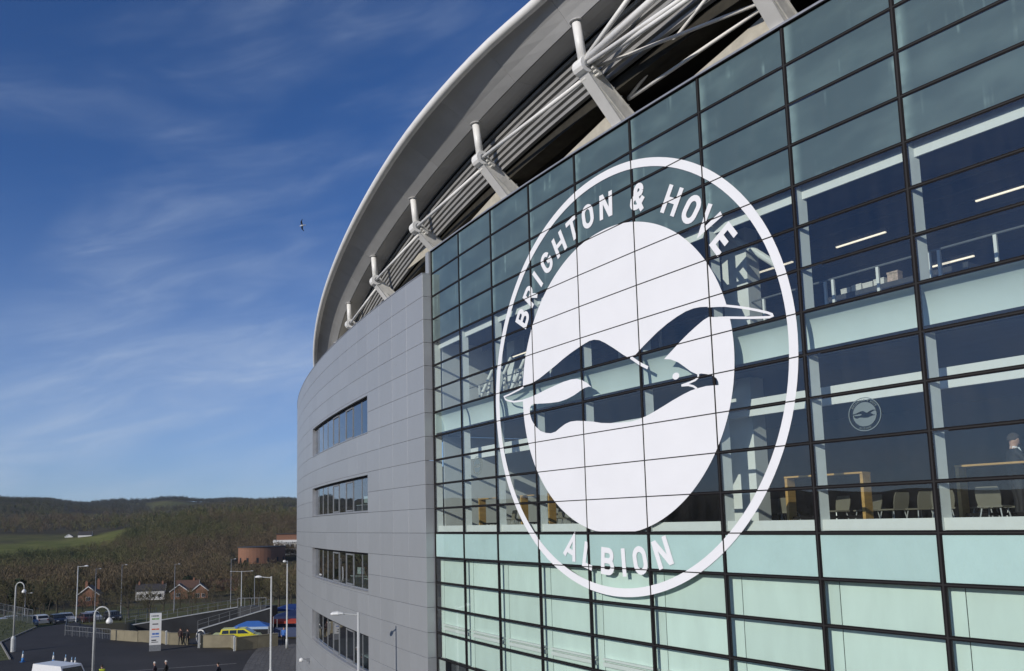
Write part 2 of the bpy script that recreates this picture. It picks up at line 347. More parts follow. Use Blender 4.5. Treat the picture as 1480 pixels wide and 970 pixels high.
rl.box(-CH / 2 + 0.3, CH / 2 - 0.02, 0.13, 0.235, 0.30, 0.36); rl.box(-CH / 2 + 0.3, CH / 2 - 0.02, 0.15, 0.235, 0.12, 0.24); rail_me = rl.mesh('shadow_box_rail', M_iwhite)
for i in range(NC):
    c, a = bay(i)
    for r in range(NR):
        z = TOP - 1 - r
        g_ = inst('glass_pane', pane_me, cw, (c.x, c.y, z), a + random.gauss(0, 0.0012)); g_.rotation_euler[0] = random.gauss(0, 0.0012)
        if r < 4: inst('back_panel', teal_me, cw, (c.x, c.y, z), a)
        elif r == 7: inst('back_panel', cove_me, cw, (c.x, c.y, z), a); inst('shade_strip', shade_strip_me, cw, (c.x, c.y, z), a)
        elif r == 12: inst('back_panel', mint12_me, cw, (c.x, c.y, z), a)
        elif r not in WINROWS: inst('back_panel', mint_me, cw, (c.x, c.y, z), a)
        if r == 11: inst('upstand', sill_me, cw, (c.x, c.y, z), a)
        if r == 15: inst('shadow_box_rail', rail_me, cw, (c.x, c.y, z), a)
for i in range(NC):
    e = F((i - 4) * PW, 0, 0); a = (i - 4) * PW / RF
    for r in range(NR):
        z = TOP - 1 - r
        if r in WINROWS: inst('mullion_fin', fin_me, cw, (e.x, e.y, z), a)
        elif r > 12: inst('mullion_fin', fin_low_me, cw, (e.x, e.y, z), a)
for i in range(NC + 1):
    s = SM[i]; w2 = 0.052
    o = ribbon(W, [s - w2, s + w2], 0.0045, -0.055, KG, TOP).obj('mullion', M_frame, cw)
    o = ribbon(W, [s - 0.018, s + 0.018], 0.017, 0.0050, KG, TOP).obj('joint_gasket', M_gasket, cw)
for r in range(NR + 1):
    z = TOP - r; z0, z1 = z - 0.042, z + 0.042
    if r == 0: z1 = z - 0.002
    ribbon(F, SM, 0.0030, -0.050, z0, z1).obj('transom', M_frame, cw)
    ribbon(F, SM, 0.0145, 0.0035, z - 0.014, z + (0.014 if r else -0.002)).obj('joint_gasket', M_gasket, cw)

# ------------------------------------------------------------------ crest on the glass
EC = (1.286, 4.528)
def to_facade(bm, off):
    for sx in SM:
        geom = bm.verts[:] + bm.edges[:] + bm.faces[:]
        bmesh.ops.bisect_plane(bm, geom=geom, dist=1e-5, plane_co=(sx, 0, 0), plane_no=(1, 0, 0))
    for v in bm.verts: v.co = F(v.co.x, off, v.co.z)
    bmesh.ops.recalc_face_normals(bm, faces=bm.faces[:])
def film(name, polys, off, parent, m=M_vinyl, strips=()):
    bm = bmesh.new()
    for p in polys:
        if len(p) <= 4: bm.faces.new([bm.verts.new((q[0], 0, q[1])) for q in p]); continue
        P2 = []
        for q in p:
            q = Vector((q[0], q[1]))
            if not P2 or (q - P2[-1]).length > 1e-4: P2.append(q)
        r_ = delaunay_2d_cdt(P2, [], [list(range(len(P2)))], 1, 1e-6); nv = [bm.verts.new((q.x, 0, q.y)) for q in r_[0]]
        for f in r_[2]: bm.faces.new([nv[i] for i in f])
    to_facade(bm, off)
    me = bpy.data.meshes.new(name); bm.to_mesh(me); bm.free(); me.materials.append(m)
    o = bpy.data.objects.new(name, me); put(o)
    if parent is not None: o.parent = parent
    return o
def ring_polys(c, r0, r1, n=144):
    out = []
    for k in range(n):
        a, b = 2 * pi * k / n, 2 * pi * (k + 1) / n
        out.append([(c[0] + r0 * sin(a), c[1] + r0 * cos(a)), (c[0] + r1 * sin(a), c[1] + r1 * cos(a)), (c[0] + r1 * sin(b), c[1] + r1 * cos(b)), (c[0] + r0 * sin(b), c[1] + r0 * cos(b))])
    return out
def stroke_polys(pts, w, closed=False, taper=None):
    P = [Vector(p) for p in pts]; N = len(P); L = []; R_ = []
    for i in range(N):
        if closed: d0, d1 = P[i] - P[i - 1], P[(i + 1) % N] - P[i]
        else:
            d0 = P[i] - P[i - 1] if i else P[1] - P[0]; d1 = P[i + 1] - P[i] if i < N - 1 else P[i] - P[i - 1]
        d0 = d0.normalized(); d1 = d1.normalized(); n0 = Vector((-d0.y, d0.x)); n1 = Vector((-d1.y, d1.x)); n = n0 + n1
        if n.length < 1e-4: n = n0
        n.normalize(); k = min(1 / max(n.dot(n0), 0.3), 2.2); ww = w if taper is None else w * taper[i]
        L.append(P[i] + n * (ww / 2 * k)); R_.append(P[i] - n * (ww / 2 * k))
    return [[L[i], R_[i], R_[(i + 1) % N], L[(i + 1) % N]] for i in range(N if closed else N - 1)]
def arc(cx_, cy_, rx, ry, a0, a1, n=9):
    return [(cx_ + rx * cos(radians(a0 + (a1 - a0) * k / n)), cy_ + ry * sin(radians(a0 + (a1 - a0) * k / n))) for k in range(n + 1)]
T = 0.20
GL = {
 'I': [([(0, 0), (0, 1)], 0)], 'H': [([(-.27, 0), (-.27, 1)], 0), ([(.27, 0), (.27, 1)], 0), ([(-.2, .5), (.2, .5)], 0)],
 'T': [([(0, 0), (0, .9)], 0), ([(-.36, .9), (.36, .9)], 0)], 'N': [([(-.27, 0), (-.27, 1)], 0), ([(.27, 0), (.27, 1)], 0), ([(-.25, .96), (.25, .04)], 0)],
 'V': [([(-.32, 1), (0, .06), (.32, 1)], 0)], 'E': [([(-.2, 0), (-.2, 1)], 0), ([(-.15, .9), (.3, .9)], 0), ([(-.15, .5), (.24, .5)], 0), ([(-.15, .1), (.3, .1)], 0)],
 'A': [([(-.33, 0), (0, .92), (.33, 0)], 0), ([(-.2, .28), (.2, .28)], 0)], 'L': [([(-.2, 0), (-.2, 1)], 0), ([(-.15, .1), (.3, .1)], 0)],
 'O': [(arc(0, .63, .25, .27, 0, 180) + arc(0, .37, .25, .27, 180, 360), 1)],
 'B': [([(-.25, 0), (-.25, 1)], 0), ([(-.2, .9)] + arc(.05, .71, .19, .19, 90, -90) + [(-.2, .52)], 0), ([(-.2, .52)] + arc(.07, .31, .21, .21, 90, -90) + [(-.2, .1)], 0)],
 'R': [([(-.25, 0), (-.25, 1)], 0), ([(-.2, .9)] + arc(.05, .69, .2, .21, 90, -90) + [(-.2, .48)], 0), ([(.02, .5), (.27, 0)], 0)],
 'G': [(arc(0, .63, .25, .27, 15, 180) + arc(0, .37, .25, .27, 180, 350) + [(.25, .48), (.04, .48)], 0)],
 '&': [([(.36, .0), (-.13, .58)] + arc(.0, .73, .155, .17, 205, 0, 10), 0), (arc(.0, .73, .155, .17, 0, -35, 3) + [(-.14, .47), (-.24, .36)] + arc(-.04, .25, .20, .15, 175, 330, 8) + [(.31, .50)], 0)],
}
def glyph_polys(ch, cx_, cy_, h, rot, w=0.2):
    out = []
    for pts, closed in GL[ch]:
        q = [((x * h), (y - .5) * h) for x, y in pts]
        q = [(cx_ + x * cos(rot) + y * sin(rot), cy_ - x * sin(rot) + y * cos(rot)) for x, y in q]     # rot clockwise
        out.append(stroke_polys(q, w * h, closed))
    return out
def glyph(ch, cx_, cy_, h, rot, parent, off):
    # strokes overlap: each stroke sits a hair prouder than the last
    bm = bmesh.new()
    for k, polys in enumerate(glyph_polys(ch, cx_, cy_, h, rot)):
        b2 = bmesh.new()
        for p in polys: b2.faces.new([b2.verts.new((q[0], 0, q[1])) for q in p])
        to_facade(b2, off + 0.0009 * k); me = bpy.data.meshes.new('tmp'); b2.to_mesh(me); b2.free(); bm.from_mesh(me); bpy.data.meshes.remove(me)
    me = bpy.data.meshes.new('letter'); bm.to_mesh(me); bm.free(); me.materials.append(M_vinyl)
    o = bpy.data.objects.new('letter', me); put(o, parent); return o
OFF = 0.008
crest = film('crest', ring_polys(EC, 6.085, 6.327), OFF, None); crest.parent = stadium; crest.matrix_parent_inverse = Matrix.Translation(-Vector(stadium.location))
crest['label'] = 'large white round crest of a flying gull with ring and lettering on the glass'
UP = [(-3.204,4.989),(-3.005,5.006),(-2.615,5.027),(-2.233,5.104),(-1.859,5.214),(-1.352,5.367),(-0.862,5.529),(-0.456,5.642),(-0.128,5.717),(0.192,5.786),(0.442,5.827),(0.654,5.819),(0.889,5.755),(1.145,5.62),(1.475,5.41),(1.632,5.305),(1.895,5.121),(2.103,4.995),(2.288,4.979),(2.421,5.021),(2.636,5.145),(2.899,5.284),(3.309,5.489),(3.703,5.646),(4.035,5.748),(4.358,5.82),(4.624,5.836),(4.84,5.819),(5.132,5.759),(5.432,5.707),(5.653,5.66)]
LO = [(-3.267,4.539),(-2.794,4.559),(-2.41,4.599),(-1.889,4.675),(-1.388,4.732),(-0.904,4.78),(-0.506,4.789),(-0.248,4.763),(0.001,4.681),(0.243,4.554),(0.447,4.391),(0.328,4.43),(0.111,4.416),(-0.08,4.365),(-0.406,4.272),(-0.804,4.199),(-1.211,4.174),(-1.699,4.201),(-2.205,4.254),(-2.578,4.297),(-2.771,4.271),(-2.853,4.173),(-2.862,3.999),(-2.759,3.768),(-2.543,3.526),(-2.254,3.343),(-1.967,3.249),(-1.684,3.21),(-1.437,3.234),(-1.19,3.331),(-0.915,3.423),(-0.648,3.465),(-0.325,3.454),(0.05,3.402),(0.474,3.332),(0.824,3.252),(1.222,3.20),(1.663,3.165),(2.143,3.145),(2.404,3.168),(2.713,3.221),(3.016,3.301),(3.361,3.405),(3.745,3.527),(4.116,3.63),(4.386,3.692),(4.605,3.716),(4.904,3.731),(5.151,3.709),(5.305,3.692),(5.298,3.768),(5.245,3.875),(5.109,3.98),(4.925,4.037),(4.759,4.082),(4.631,4.077),(4.421,4.19),(4.211,4.353),(3.996,4.513),(3.728,4.642),(3.496,4.692),(3.838,4.892),(4.125,5.063),(4.404,5.213),(4.677,5.343),(4.942,5.455),(5.113,5.493),(5.411,5.423),(5.722,5.346)]
DR = 4.55; DC = (1.283, 4.521)
def ang(p): return atan2(p[1] - DC[1], p[0] - DC[0])
def on_disc(a): return (DC[0] + DR * cos(a), DC[1] + DR * sin(a))
a0, a1 = ang(UP[-1]), ang(UP[0]); n = 60                       # over the top, from right to left
upper = UP[1:-1] + [on_disc(a0 + (a1 - a0) * k / n) for k in range(n + 1)]
b0, b1 = ang(LO[-1]), ang(LO[0]); b1 = b1 if b1 < 0 else b1 - 2 * pi
lowr = []
for k in range(81):
    p = on_disc(b0 + (b1 - b0) * k / 80)
    lowr.append((p[0], max(p[1], 0.05)))
lower = LO[1:-1] + lowr
film('crest_disc', [upper, lower], OFF, crest)
TL = [(-3.205,4.962),(-3.408,4.932),(-4.077,4.848),(-4.466,4.818),(-4.40,4.714),(-4.216,4.639),(-3.84,4.545),(-3.229,4.503)]
TR = [(5.10,5.775),(5.431,5.712),(5.653,5.66),(5.993,5.548),(6.31,5.434),(6.593,5.317),(6.845,5.205),(6.97,5.135),(6.985,5.095),(6.90,5.080),(6.461,5.166),(6.122,5.242),(5.696,5.344),(5.40,5.405)]
film('wing_outline', stroke_polys(TL, 0.06), OFF + 0.0012, crest); film('wing_outline', stroke_polys(TR, 0.058), OFF + 0.0012, crest)
film('tail_line', stroke_polys([(2.208,4.985),(2.558,4.737),(2.877,4.56)], 0.09), OFF + 0.0012, crest)
film('beak_line', stroke_polys([(4.663,4.105),(4.656,4.005),(4.556,3.943),(4.358,3.907),(4.066,3.874)], 0.055), OFF + 0.0012, crest)
film('beak_line', stroke_polys([(4.09,3.871),(4.309,3.85),(4.481,3.79),(4.592,3.712)], 0.055), OFF + 0.0024, crest)
film('gull_eye', [[(3.89 + 0.125 * cos(k * pi / 6), 4.157 + 0.095 * sin(k * pi / 6)) for k in range(12)]], OFF, crest)
for ch, deg in zip('BRIGHTON&HOVE', (-57.3, -48.2, -41.0, -33.6, -24.6, -16.1, -7.7, 1.6, 16.6, 32.0, 41.0, 48.9, 57.2)):
    a = radians(deg); glyph(ch, EC[0] + 5.255 * sin(a), EC[1] + 5.255 * cos(a), 0.775, a, crest, OFF)
for ch, deg in zip('ALBION', (-157.0, -166.0, -175.3, 177.2, 170.0, 160.4)):
    a = radians(deg); glyph(ch, EC[0] + 5.36 * sin(a), EC[1] + 5.36 * cos(a), 0.79, a + pi, crest, OFF)
# small pale etched crests on two panes
M_etch = mat('etched film', (0.15, 0.20, 0.215), 0.7, var=0.03)
def small_crest(c, R0):
    k = R0 / 6.327
    def tr(P): return [((p[0] - EC[0]) * k + c[0], (p[1] - EC[1]) * k + c[1]) for p in P]
    o = film('pane_sticker', ring_polys(c, R0 * 0.945, R0, 48), OFF, cw, M_etch)
    film('pane_sticker', [tr(upper), tr(lower)], OFF, cw, M_etch)
    for ch, deg in list(zip('BRIGHTON&HOVE', (-57.3, -48.2, -41.0, -33.6, -24.6, -16.1, -7.7, 1.6, 16.6, 32.0, 41.0, 48.9, 57.2))) + list(zip('ALBION', (-157.0, -166.0, -175.3, 177.2, 170.0, 160.4))):
        a = radians(deg); bt = abs(deg) > 100; ps = []
        for q in glyph_polys(ch, c[0] + 5.3 * k * sin(a), c[1] + 5.3 * k * cos(a), 0.78 * k, a + (pi if bt else 0)): ps += q
        film('pane_sticker', ps, OFF, cw, M_etch)
small_crest((9.04, 2.49), 0.36); small_crest((-6.53, 2.50), 0.36)

# ------------------------------------------------------------------ grey metal flank
PG = 1.8662; G0 = -10.38; FG = facet(G0 - 60 * PG, PG)
WZ = [(5.0, 6.86), (1.06, 2.86), (-2.84, -1.0), (-6.84, -4.95)]
ZR = list(range(11, -13, -1))
def cell_win(n, z):                             # does cell [z-1, z] of column n lie in a window band
    return 4 <= n <= 11 and any(z0 < z - 0.5 < z1 + 0.1 for z0, z1 in WZ)
GEND = 44
back = MB()
for n in range(GEND):
    sa, sb = G0 - (n + 1) * PG, G0 - n * PG
    for z in ZR:
        if not cell_win(n, z): back.hexa([FG(sa, 0.37, z - 1), FG(sb - 1e-6, 0.37, z - 1), FG(sb - 1e-6, 0.2, z - 1), FG(sa, 0.2, z - 1), FG(sa, 0.37, z), FG(sb - 1e-6, 0.37, z), FG(sb - 1e-6, 0.2, z), FG(sa, 0.2, z)])
clad = part(back, 'cladding_wall', M_frame); clad['label'] = 'grey metal panelled flank with four long window bands'
CG = 2 * (RF + 0.4) * sin(PG / 2 / RF)
def panel_mesh(h, name='cladding_panel', w=CG, y1=0.032):
    b = MB(); g = 0.006; e = 0.006
    x0, x1, z0, z1 = -w / 2 + 0.0035, w / 2 - 0.0035, g, h - g
    fr = [(x0 + e, 0, z0 + e), (x1 - e, 0, z0 + e), (x1 - e, 0, z1 - e), (x0 + e, 0, z1 - e)]; e = 0.004; bk = [(x0, e, z0), (x1, e, z0), (x1, e, z1), (x0, e, z1)]; b2 = [(x0, y1, z0), (x1, y1, z0), (x1, y1, z1), (x0, y1, z1)]
    b.face(fr)
    for A, B in ((fr, bk), (bk, b2)):
        for k in range(4): b.face([A[k], B[k], B[(k + 1) % 4], A[(k + 1) % 4]])
    return b.mesh(name, M_clad)
pan_me = panel_mesh(1.0); far = MB(); panel_cache = {}
for n in range(GEND):
    sa, sb = G0 - (n + 1) * PG, G0 - n * PG
    pa, pb = FG(sa, 0.4, 0), FG(sb - 1e-6, 0.4, 0); c = (pa + pb) / 2; a = atan2(pb.y - pa.y, pb.x - pa.x)
    for z in ZR:
        if cell_win(n, z):
            continue
        if n < 15: inst('cladding_panel', pan_me, clad, (c.x, c.y, z - 1), a)
        else:
            g = 0.008; far.face([FG(sa + g, 0.4, z - 1 + g), FG(sb - g, 0.4, z - 1 + g), FG(sb - g, 0.4, z - g), FG(sa + g, 0.4, z - g)])
o = far.obj('cladding_panel', M_clad, clad); o['kind'] = 'stuff'
# coping of the flank and the reveal beside the glass
ribbon(FG, [G0 - k * PG for k in range(GEND, -1, -1)][:-1] + [G0 - 1e-4], 0.42, -0.3, 11.0, 11.035).obj('coping', M_silver, clad)
rev_me = MB(); 
for z in ZR:
    b = MB(); g = 0.008
    p0, p1, p2, p3 = W(G0 + 0.012, 0.40, 0), W(G0 + 0.012, -0.02, 0), W(G0 - 0.03, -0.02, 0), W(G0 - 0.03, 0.37, 0)
    b.hexa([(p.x, p.y, z - 1 + g) for p in (p0, p1, p2, p3)] + [(p.x, p.y, z - g) for p in (p0, p1, p2, p3)])
    b.obj('reveal_panel', M_clad, clad)
b = MB(); pts = [W(-10.72, 0.10, 0), W(-10.38, 0.10, 0), W(-10.38, -0.4, 0), W(-10.72, -0.4, 0)]
b.hexa([(p.x, p.y, 11.04) for p in pts] + [(p.x, p.y, 12.02) for p in pts]); b.obj('reveal_panel', M_clad, clad)
# windows in the flank
for (z0, z1) in WZ:
    sl = [G0 - k * PG for k in range(12, 3, -1)]
    cells = [z for z in ZR if z0 < z - 0.5 < z1 + 0.1]; ztop = max(cells); zb = min(cells) - 1; z1 = min(z1, ztop)
    if z1 < ztop - 0.03:
        for k in range(4, 12):                  # narrow head panels above the band
            sa, sb = G0 - (k + 1) * PG, G0 - k * PG; g = 0.006
            b = MB(); b.hexa([FG(sa + g, 0.4, z1 + g), FG(sb - g, 0.4, z1 + g), FG(sb - g, 0.2, z1 + g), FG(sa + g, 0.2, z1 + g), FG(sa + g, 0.4, ztop - g), FG(sb - g, 0.4, ztop - g), FG(sb - g, 0.2, ztop - g), FG(sa + g, 0.2, ztop - g)])
            b.obj('cladding_panel', M_clad, clad)
    zc0 = zb + (0 if abs(z0 - zb) < 0.02 else 0)
    if z0 - zb > 0.02:
        for k in range(4, 12):
            sa, sb = G0 - (k + 1) * PG, G0 - k * PG; g = 0.006
            b = MB(); b.hexa([FG(sa + g, 0.4, zb + g), FG(sb - g, 0.4, zb + g), FG(sb - g, 0.2, zb + g), FG(sa + g, 0.2, zb + g), FG(sa + g, 0.4, z0 - g), FG(sb - g, 0.4, z0 - g), FG(sb - g, 0.2, z0 - g), FG(sa + g, 0.2, z0 - g)])
            b.obj('cladding_panel', M_clad, clad)
    elif zb - z0 > 0.02: zb = z0
    s_l, s_r = sl[0], sl[-1] - 1e-4
    ribbon(FG, sl[:-1] + [s_r], 0.43, 0.12, z0 - 0.04, z0).obj('window_sill', M_silver, clad)
    ribbon(FG, sl[:-1] + [s_r], 0.24, 0.14, z0 + 0.003, z0 + 0.06).obj('window_frame', M_galv, clad)
    ribbon(FG, sl[:-1] + [s_r], 0.24, 0.14, z1 - 0.10, z1 - 0.003).obj('window_frame', M_frame, clad)
    ribbon(FG, [s_l + 0.004, s_l + 0.05], 0.39, 0.14, z0 + 0.003, z1 - 0.003).obj('window_jamb', M_silver, clad)
    ribbon(FG, [s_r - 0.05, s_r - 0.004], 0.39, 0.14, z0 + 0.003, z1 - 0.003).obj('window_jamb', M_silver, clad)
    npn = 9; pw = (s_r - s_l) / npn
    for k in range(npn):
        a_, b_ = s_l + k * pw, s_l + (k + 1) * pw
        g = MB(); g.face([W(a_, 0.20, z0 + 0.06), W(b_, 0.20, z0 + 0.06), W(b_, 0.20, z1 - 0.1), W(a_, 0.20, z1 - 0.1)]); g.obj('window_pane', M_wpane, clad)
        if k: ribbon(W, [a_ - 0.018, a_ + 0.018], 0.225, 0.15, z0 + 0.06, z1 - 0.1).obj('window_post', M_galv, clad)
        if k in (4, 6):
            fr = MB()
            ribbon(W, [a_ + 0.04, a_ + 0.085], 0.23, 0.16, z0 + 0.08, z1 - 0.12, mb=fr); ribbon(W, [b_ - 0.085, b_ - 0.04], 0.23, 0.16, z0 + 0.08, z1 - 0.12, mb=fr)
            ribbon(W, [a_ + 0.12, b_ - 0.12], 0.25, 0.16, z0 + 0.08, z0 + 0.15, mb=fr); ribbon(W, [a_ + 0.12, b_ - 0.12], 0.25, 0.16, z1 - 0.19, z1 - 0.12, mb=fr)
            fr.obj('window_casement', M_galv, clad)
    # the room behind
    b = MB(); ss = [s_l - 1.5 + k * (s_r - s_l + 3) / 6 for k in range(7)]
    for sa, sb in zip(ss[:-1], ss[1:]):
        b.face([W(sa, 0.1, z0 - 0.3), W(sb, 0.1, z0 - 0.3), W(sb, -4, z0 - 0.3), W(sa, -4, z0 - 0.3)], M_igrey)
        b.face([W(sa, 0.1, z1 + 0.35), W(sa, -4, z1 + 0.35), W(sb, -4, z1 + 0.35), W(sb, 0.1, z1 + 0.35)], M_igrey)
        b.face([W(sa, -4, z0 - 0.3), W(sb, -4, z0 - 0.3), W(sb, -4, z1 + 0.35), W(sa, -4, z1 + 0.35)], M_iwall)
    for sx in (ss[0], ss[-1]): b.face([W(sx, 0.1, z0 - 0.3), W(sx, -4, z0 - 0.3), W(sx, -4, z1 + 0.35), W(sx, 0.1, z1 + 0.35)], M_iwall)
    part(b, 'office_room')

# ------------------------------------------------------------------ rooms behind the glass
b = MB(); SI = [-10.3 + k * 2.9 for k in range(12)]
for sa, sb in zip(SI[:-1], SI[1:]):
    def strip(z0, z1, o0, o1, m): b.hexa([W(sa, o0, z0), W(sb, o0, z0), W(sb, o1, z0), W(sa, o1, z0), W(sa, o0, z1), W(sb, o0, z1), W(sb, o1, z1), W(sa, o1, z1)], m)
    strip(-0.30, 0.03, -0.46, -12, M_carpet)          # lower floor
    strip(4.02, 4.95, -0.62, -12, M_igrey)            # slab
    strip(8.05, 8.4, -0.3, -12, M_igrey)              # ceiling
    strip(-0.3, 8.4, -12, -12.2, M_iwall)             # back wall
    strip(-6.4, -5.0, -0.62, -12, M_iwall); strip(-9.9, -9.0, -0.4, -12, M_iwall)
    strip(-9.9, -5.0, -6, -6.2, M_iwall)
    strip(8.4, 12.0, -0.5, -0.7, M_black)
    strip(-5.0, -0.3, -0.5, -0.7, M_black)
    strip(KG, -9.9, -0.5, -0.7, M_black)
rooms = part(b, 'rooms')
def slab_piece(name, s0, s1, o0, o1, z0, z1, m, nseg=1):
    return ribbon(W, [s0 + (s1 - s0) * k / nseg for k in range(nseg + 1)], o0, o1, z0, z1).obj(name, m, rooms)
slab_piece('bulkhead', -9.2, 20.3, -0.9, -1.0, 2.93, 3.36, M_iwhite, 12)
slab_piece('bulkhead', -10.15, 20.3, -0.20, -0.25, 7.70, 8.04, M_iwhite, 12)
slab_piece('end_wall', -10.30, -10.20, -0.4, -12, 0.05, 4.0, M_iwhite); slab_piece('end_wall', -10.30, -10.20, -0.4, -12, 5.0, 8.0, M_iwhite)
slab_piece('end_wall', -10.32, -10.22, -0.05, -0.62, 4.0, 5.0, M_cove); slab_piece('end_wall', 20.4, 20.55, -0.4, -12, 0.05, 8.0, M_iwall)
slab_piece('column', 4.62, 5.42, -1.2, -1.7, 5.0, 8.0, M_iwhite); slab_piece('column', 4.5, 5.3, -1.2, -1.7, 0.05, 4.0, M_iwhite)
slab_piece('column', -8.2, -7.6, -2.4, -2.9, 5.0, 8.0, M_iwhite); slab_piece('column', 3.4, 3.8, -2.2, -2.8, 0.05, 4.0, M_iwhite)
for k in range(9): slab_piece('ceiling_baffle', -10, 20.2, -2.2 - k * 0.8, -2.32 - k * 0.8, 7.72, 7.98, M_igrey, 8)
br = MB(); br.tube(W(4.9, -1.1, 4.0), W(3.2, -1.3, 2.0), 0.09); br.tube(W(5.0, -1.1, 7.9), W(6.3, -1.3, 6.7), 0.09); br.obj('brace', M_iwhite, rooms)
br = MB()
for k in range(3): br.tube(W(-9.7 + k * 1.3, -1.6, 5.0), W(-8.6 + k * 1.3, -2.2, 7.2), 0.07); br.tube(W(-8.6 + k * 1.3, -1.6, 5.0), W(-9.7 + k * 1.3, -2.4, 6.4), 0.06)
br.obj('brace', M_iwhite, rooms)
# linear ceiling lamps (they are lit)
M_tube = emit('lit lamp tube', (1.0, 0.86, 0.68), 0.9)
lm = MB(); lm.box(-0.62, 0.62, -0.03, 0.03, 0.03, 0.06); lamp_me = lm.mesh('lamp_tube', M_tube)
lm = MB(); lm.box(-0.66, 0.66, -0.07, 0.07, 0.062, 0.12); lamph_me = lm.mesh('lamp_body', M_frame)
for s, o, z in ((8.1, -2, 6.91), (11.35, -2, 6.97), (5.6, -2, 6.9), (2.6, -2, 6.88), (-0.4, -2, 6.86), (-3.4, -2, 6.86), (-6.4, -2, 6.86), (9.95, -2, 5.8), (7.0, -3.2, 5.9), (2.0, -3, 5.75), (14.2, -2, 6.95)):
    p = W(s, o, z); inst('lamp_tube', lamp_me, rooms, p, s / RF); inst('lamp_body', lamph_me, rooms, p, s / RF)
# balustrade along the upper floor
rl = MB(); rl.path([W(-9.5 + k * 1.4, -1.3, 5.98) for k in range(20)], 0.025, 6); bal = rl.obj('handrail', M_railg, rooms)
pb = MB(); pb.box(-0.03, 0.03, -0.03, 0.03, 0, 1.0); post_me = pb.mesh('rail_post', M_iwhite)
for s in (-8.6, -6.9, -5.2, -3.4, -1.6, 0.3, 2.1, 3.9, 5.8, 7.55, 7.75, 8.85, 10.0, 10.2, 11.3, 13.0):
    inst('rail_post', post_me, rooms, W(s, -1.3, 4.96), s / RF)
# service counter with boxes
cb = MB(); ribbon(W, [6.4, 7.6, 8.8, 10.0], -3.0, -3.7, 4.96, 6.05, mb=cb); cb.obj('counter', M_iwall, rooms)
M_carton = mat('white carton', (0.62, 0.60, 0.56), 0.7, var=0.1, rnd=0.12); M_cart2 = mat('printed carton', (0.40, 0.34, 0.22), 0.6, var=0.5, scale=14, c2=(0.42, 0.30, 0.26))
def boxthing(loc, sx, sy, sz, m, label, rz=0.0):
    b = MB(); b.box(-sx / 2, sx / 2, -sy / 2, sy / 2, 0, sz * 0.82); r = b.obj('carton', m, None, loc=loc, rz=rz)
    l = MB(); l.box(-sx / 2 - 0.006, sx / 2 + 0.006, -sy / 2 - 0.006, sy / 2 + 0.006, sz * 0.822, sz); l.obj('lid', m, r)
    tag(r, label, 'carton', 'cartons on the counter'); return r
for k, s in enumerate((6.95, 7.25, 7.55, 7.85)): boxthing(W(s, -3.2, 6.055), 0.26, 0.24, 0.15 + 0.02 * (k % 2), M_carton, 'small white lidded carton on the upper floor counter', s / RF)
boxthing(W(8.2, -3.2, 6.055), 0.26, 0.22, 0.26, M_cart2, 'tall colourful printed carton on the upper floor counter', 8.2 / RF)

# ------------------------------------------------------------------ roof: brackets, canopy, louvre
def dtop(s): return 1.2575 + 0.041 * s - 0.00060 * s * s if s < 12 else dtop(11.9)
def ztop(s): return 14.881 + 0.0388 * s - 0.00205 * s * s
def dnode(s): return 1.086 + 0.0352 * s - 0.0006 * s * s if s < 12 else dnode(11.9)
def znode(s): return 13.557 + 0.0325 * s - 0.00205 * s * s
EV = [(-60, -4.9, 6.2), (-50, -2.6, 8.6), (-42, -1.0, 10.5), (-33.64, 0.241, 12.06), (-29.5, 0.752, 12.78), (-24.24, 1.288, 13.59), (-18.02, 1.806, 14.39), (-12.56, 2.211, 14.96), (-7.54, 2.52, 15.37), (-3.84, 2.592, 15.59), (-1.16, 2.52, 15.73), (1.26, 2.34, 15.81), (8, 2.2, 15.9), (16, 2.15, 15.8), (26, 2.1, 15.5)]
def lerp_tab(tab, s, k):
    if s <= tab[0][0]: return tab[0][k]
    for p, q in zip(tab[:-1], tab[1:]):
        if s <= q[0]:
            i = tab.index(p); p0 = tab[max(i - 1, 0)]; q1 = tab[min(i + 2, len(tab) - 1)]
            t = (s - p[0]) / (q[0] - p[0]); h = q[0] - p[0]
            m0 = (q[k] - p0[k]) / (q[0] - p0[0]) * h; m1 = (q1[k] - p[k]) / (q1[0] - p[0]) * h
            return (2 * t**3 - 3 * t**2 + 1) * p[k] + (t**3 - 2 * t**2 + t) * m0 + (-2 * t**3 + 3 * t**2) * q[k] + (t**3 - t**2) * m1
    return tab[-1][k]
def de(s): return lerp_tab(EV, s, 1)
def ze(s): return lerp_tab(EV, s, 2)
def dt2(s): return dtop(s) if s > -24 else dtop(-24) + (de(s) - de(-24))
def zt2(s): return ztop(s) if s > -24 else ztop(-24) + (ze(s) - ze(-24))
SR = [-58 + k * 1.0 for k in range(83)]
rim = MB(); rim.path([W(s, de(s) - 0.13, ze(s) - 0.06) for s in SR], 0.165, 12)
canopy = part(rim, 'roof_canopy', M_white, smooth=True); canopy['label'] = 'overhanging curved roof with white tubular rim'
def soffit_strip(f0, f1, name, m, segs, nsub=3, gap=0.006, thick=0.05, upn=1):
    for a_, b_ in segs:
        b = MB()
        ss = [a_ + gap + (b_ - a_ - 2 * gap) * k / nsub for k in range(nsub + 1)]
        for u, v in zip(ss[:-1], ss[1:]):
            for j in range(4):
                t0, t1 = j / 4, (j + 1) / 4
                def P(s, t, dz): d0, z0 = f0(s); d1, z1 = f1(s); bow = 0.05 * 4 * t * (1 - t); return W(s, d0 + (d1 - d0) * t, z0 + (z1 - z0) * t + bow + dz)
                b.hexa([P(u, t0, 0), P(v, t0, 0), P(v, t1, 0), P(u, t1, 0), P(u, t0, thick), P(v, t0, thick), P(v, t1, thick), P(u, t1, thick)])
        b.obj(name, m, canopy, smooth=False)
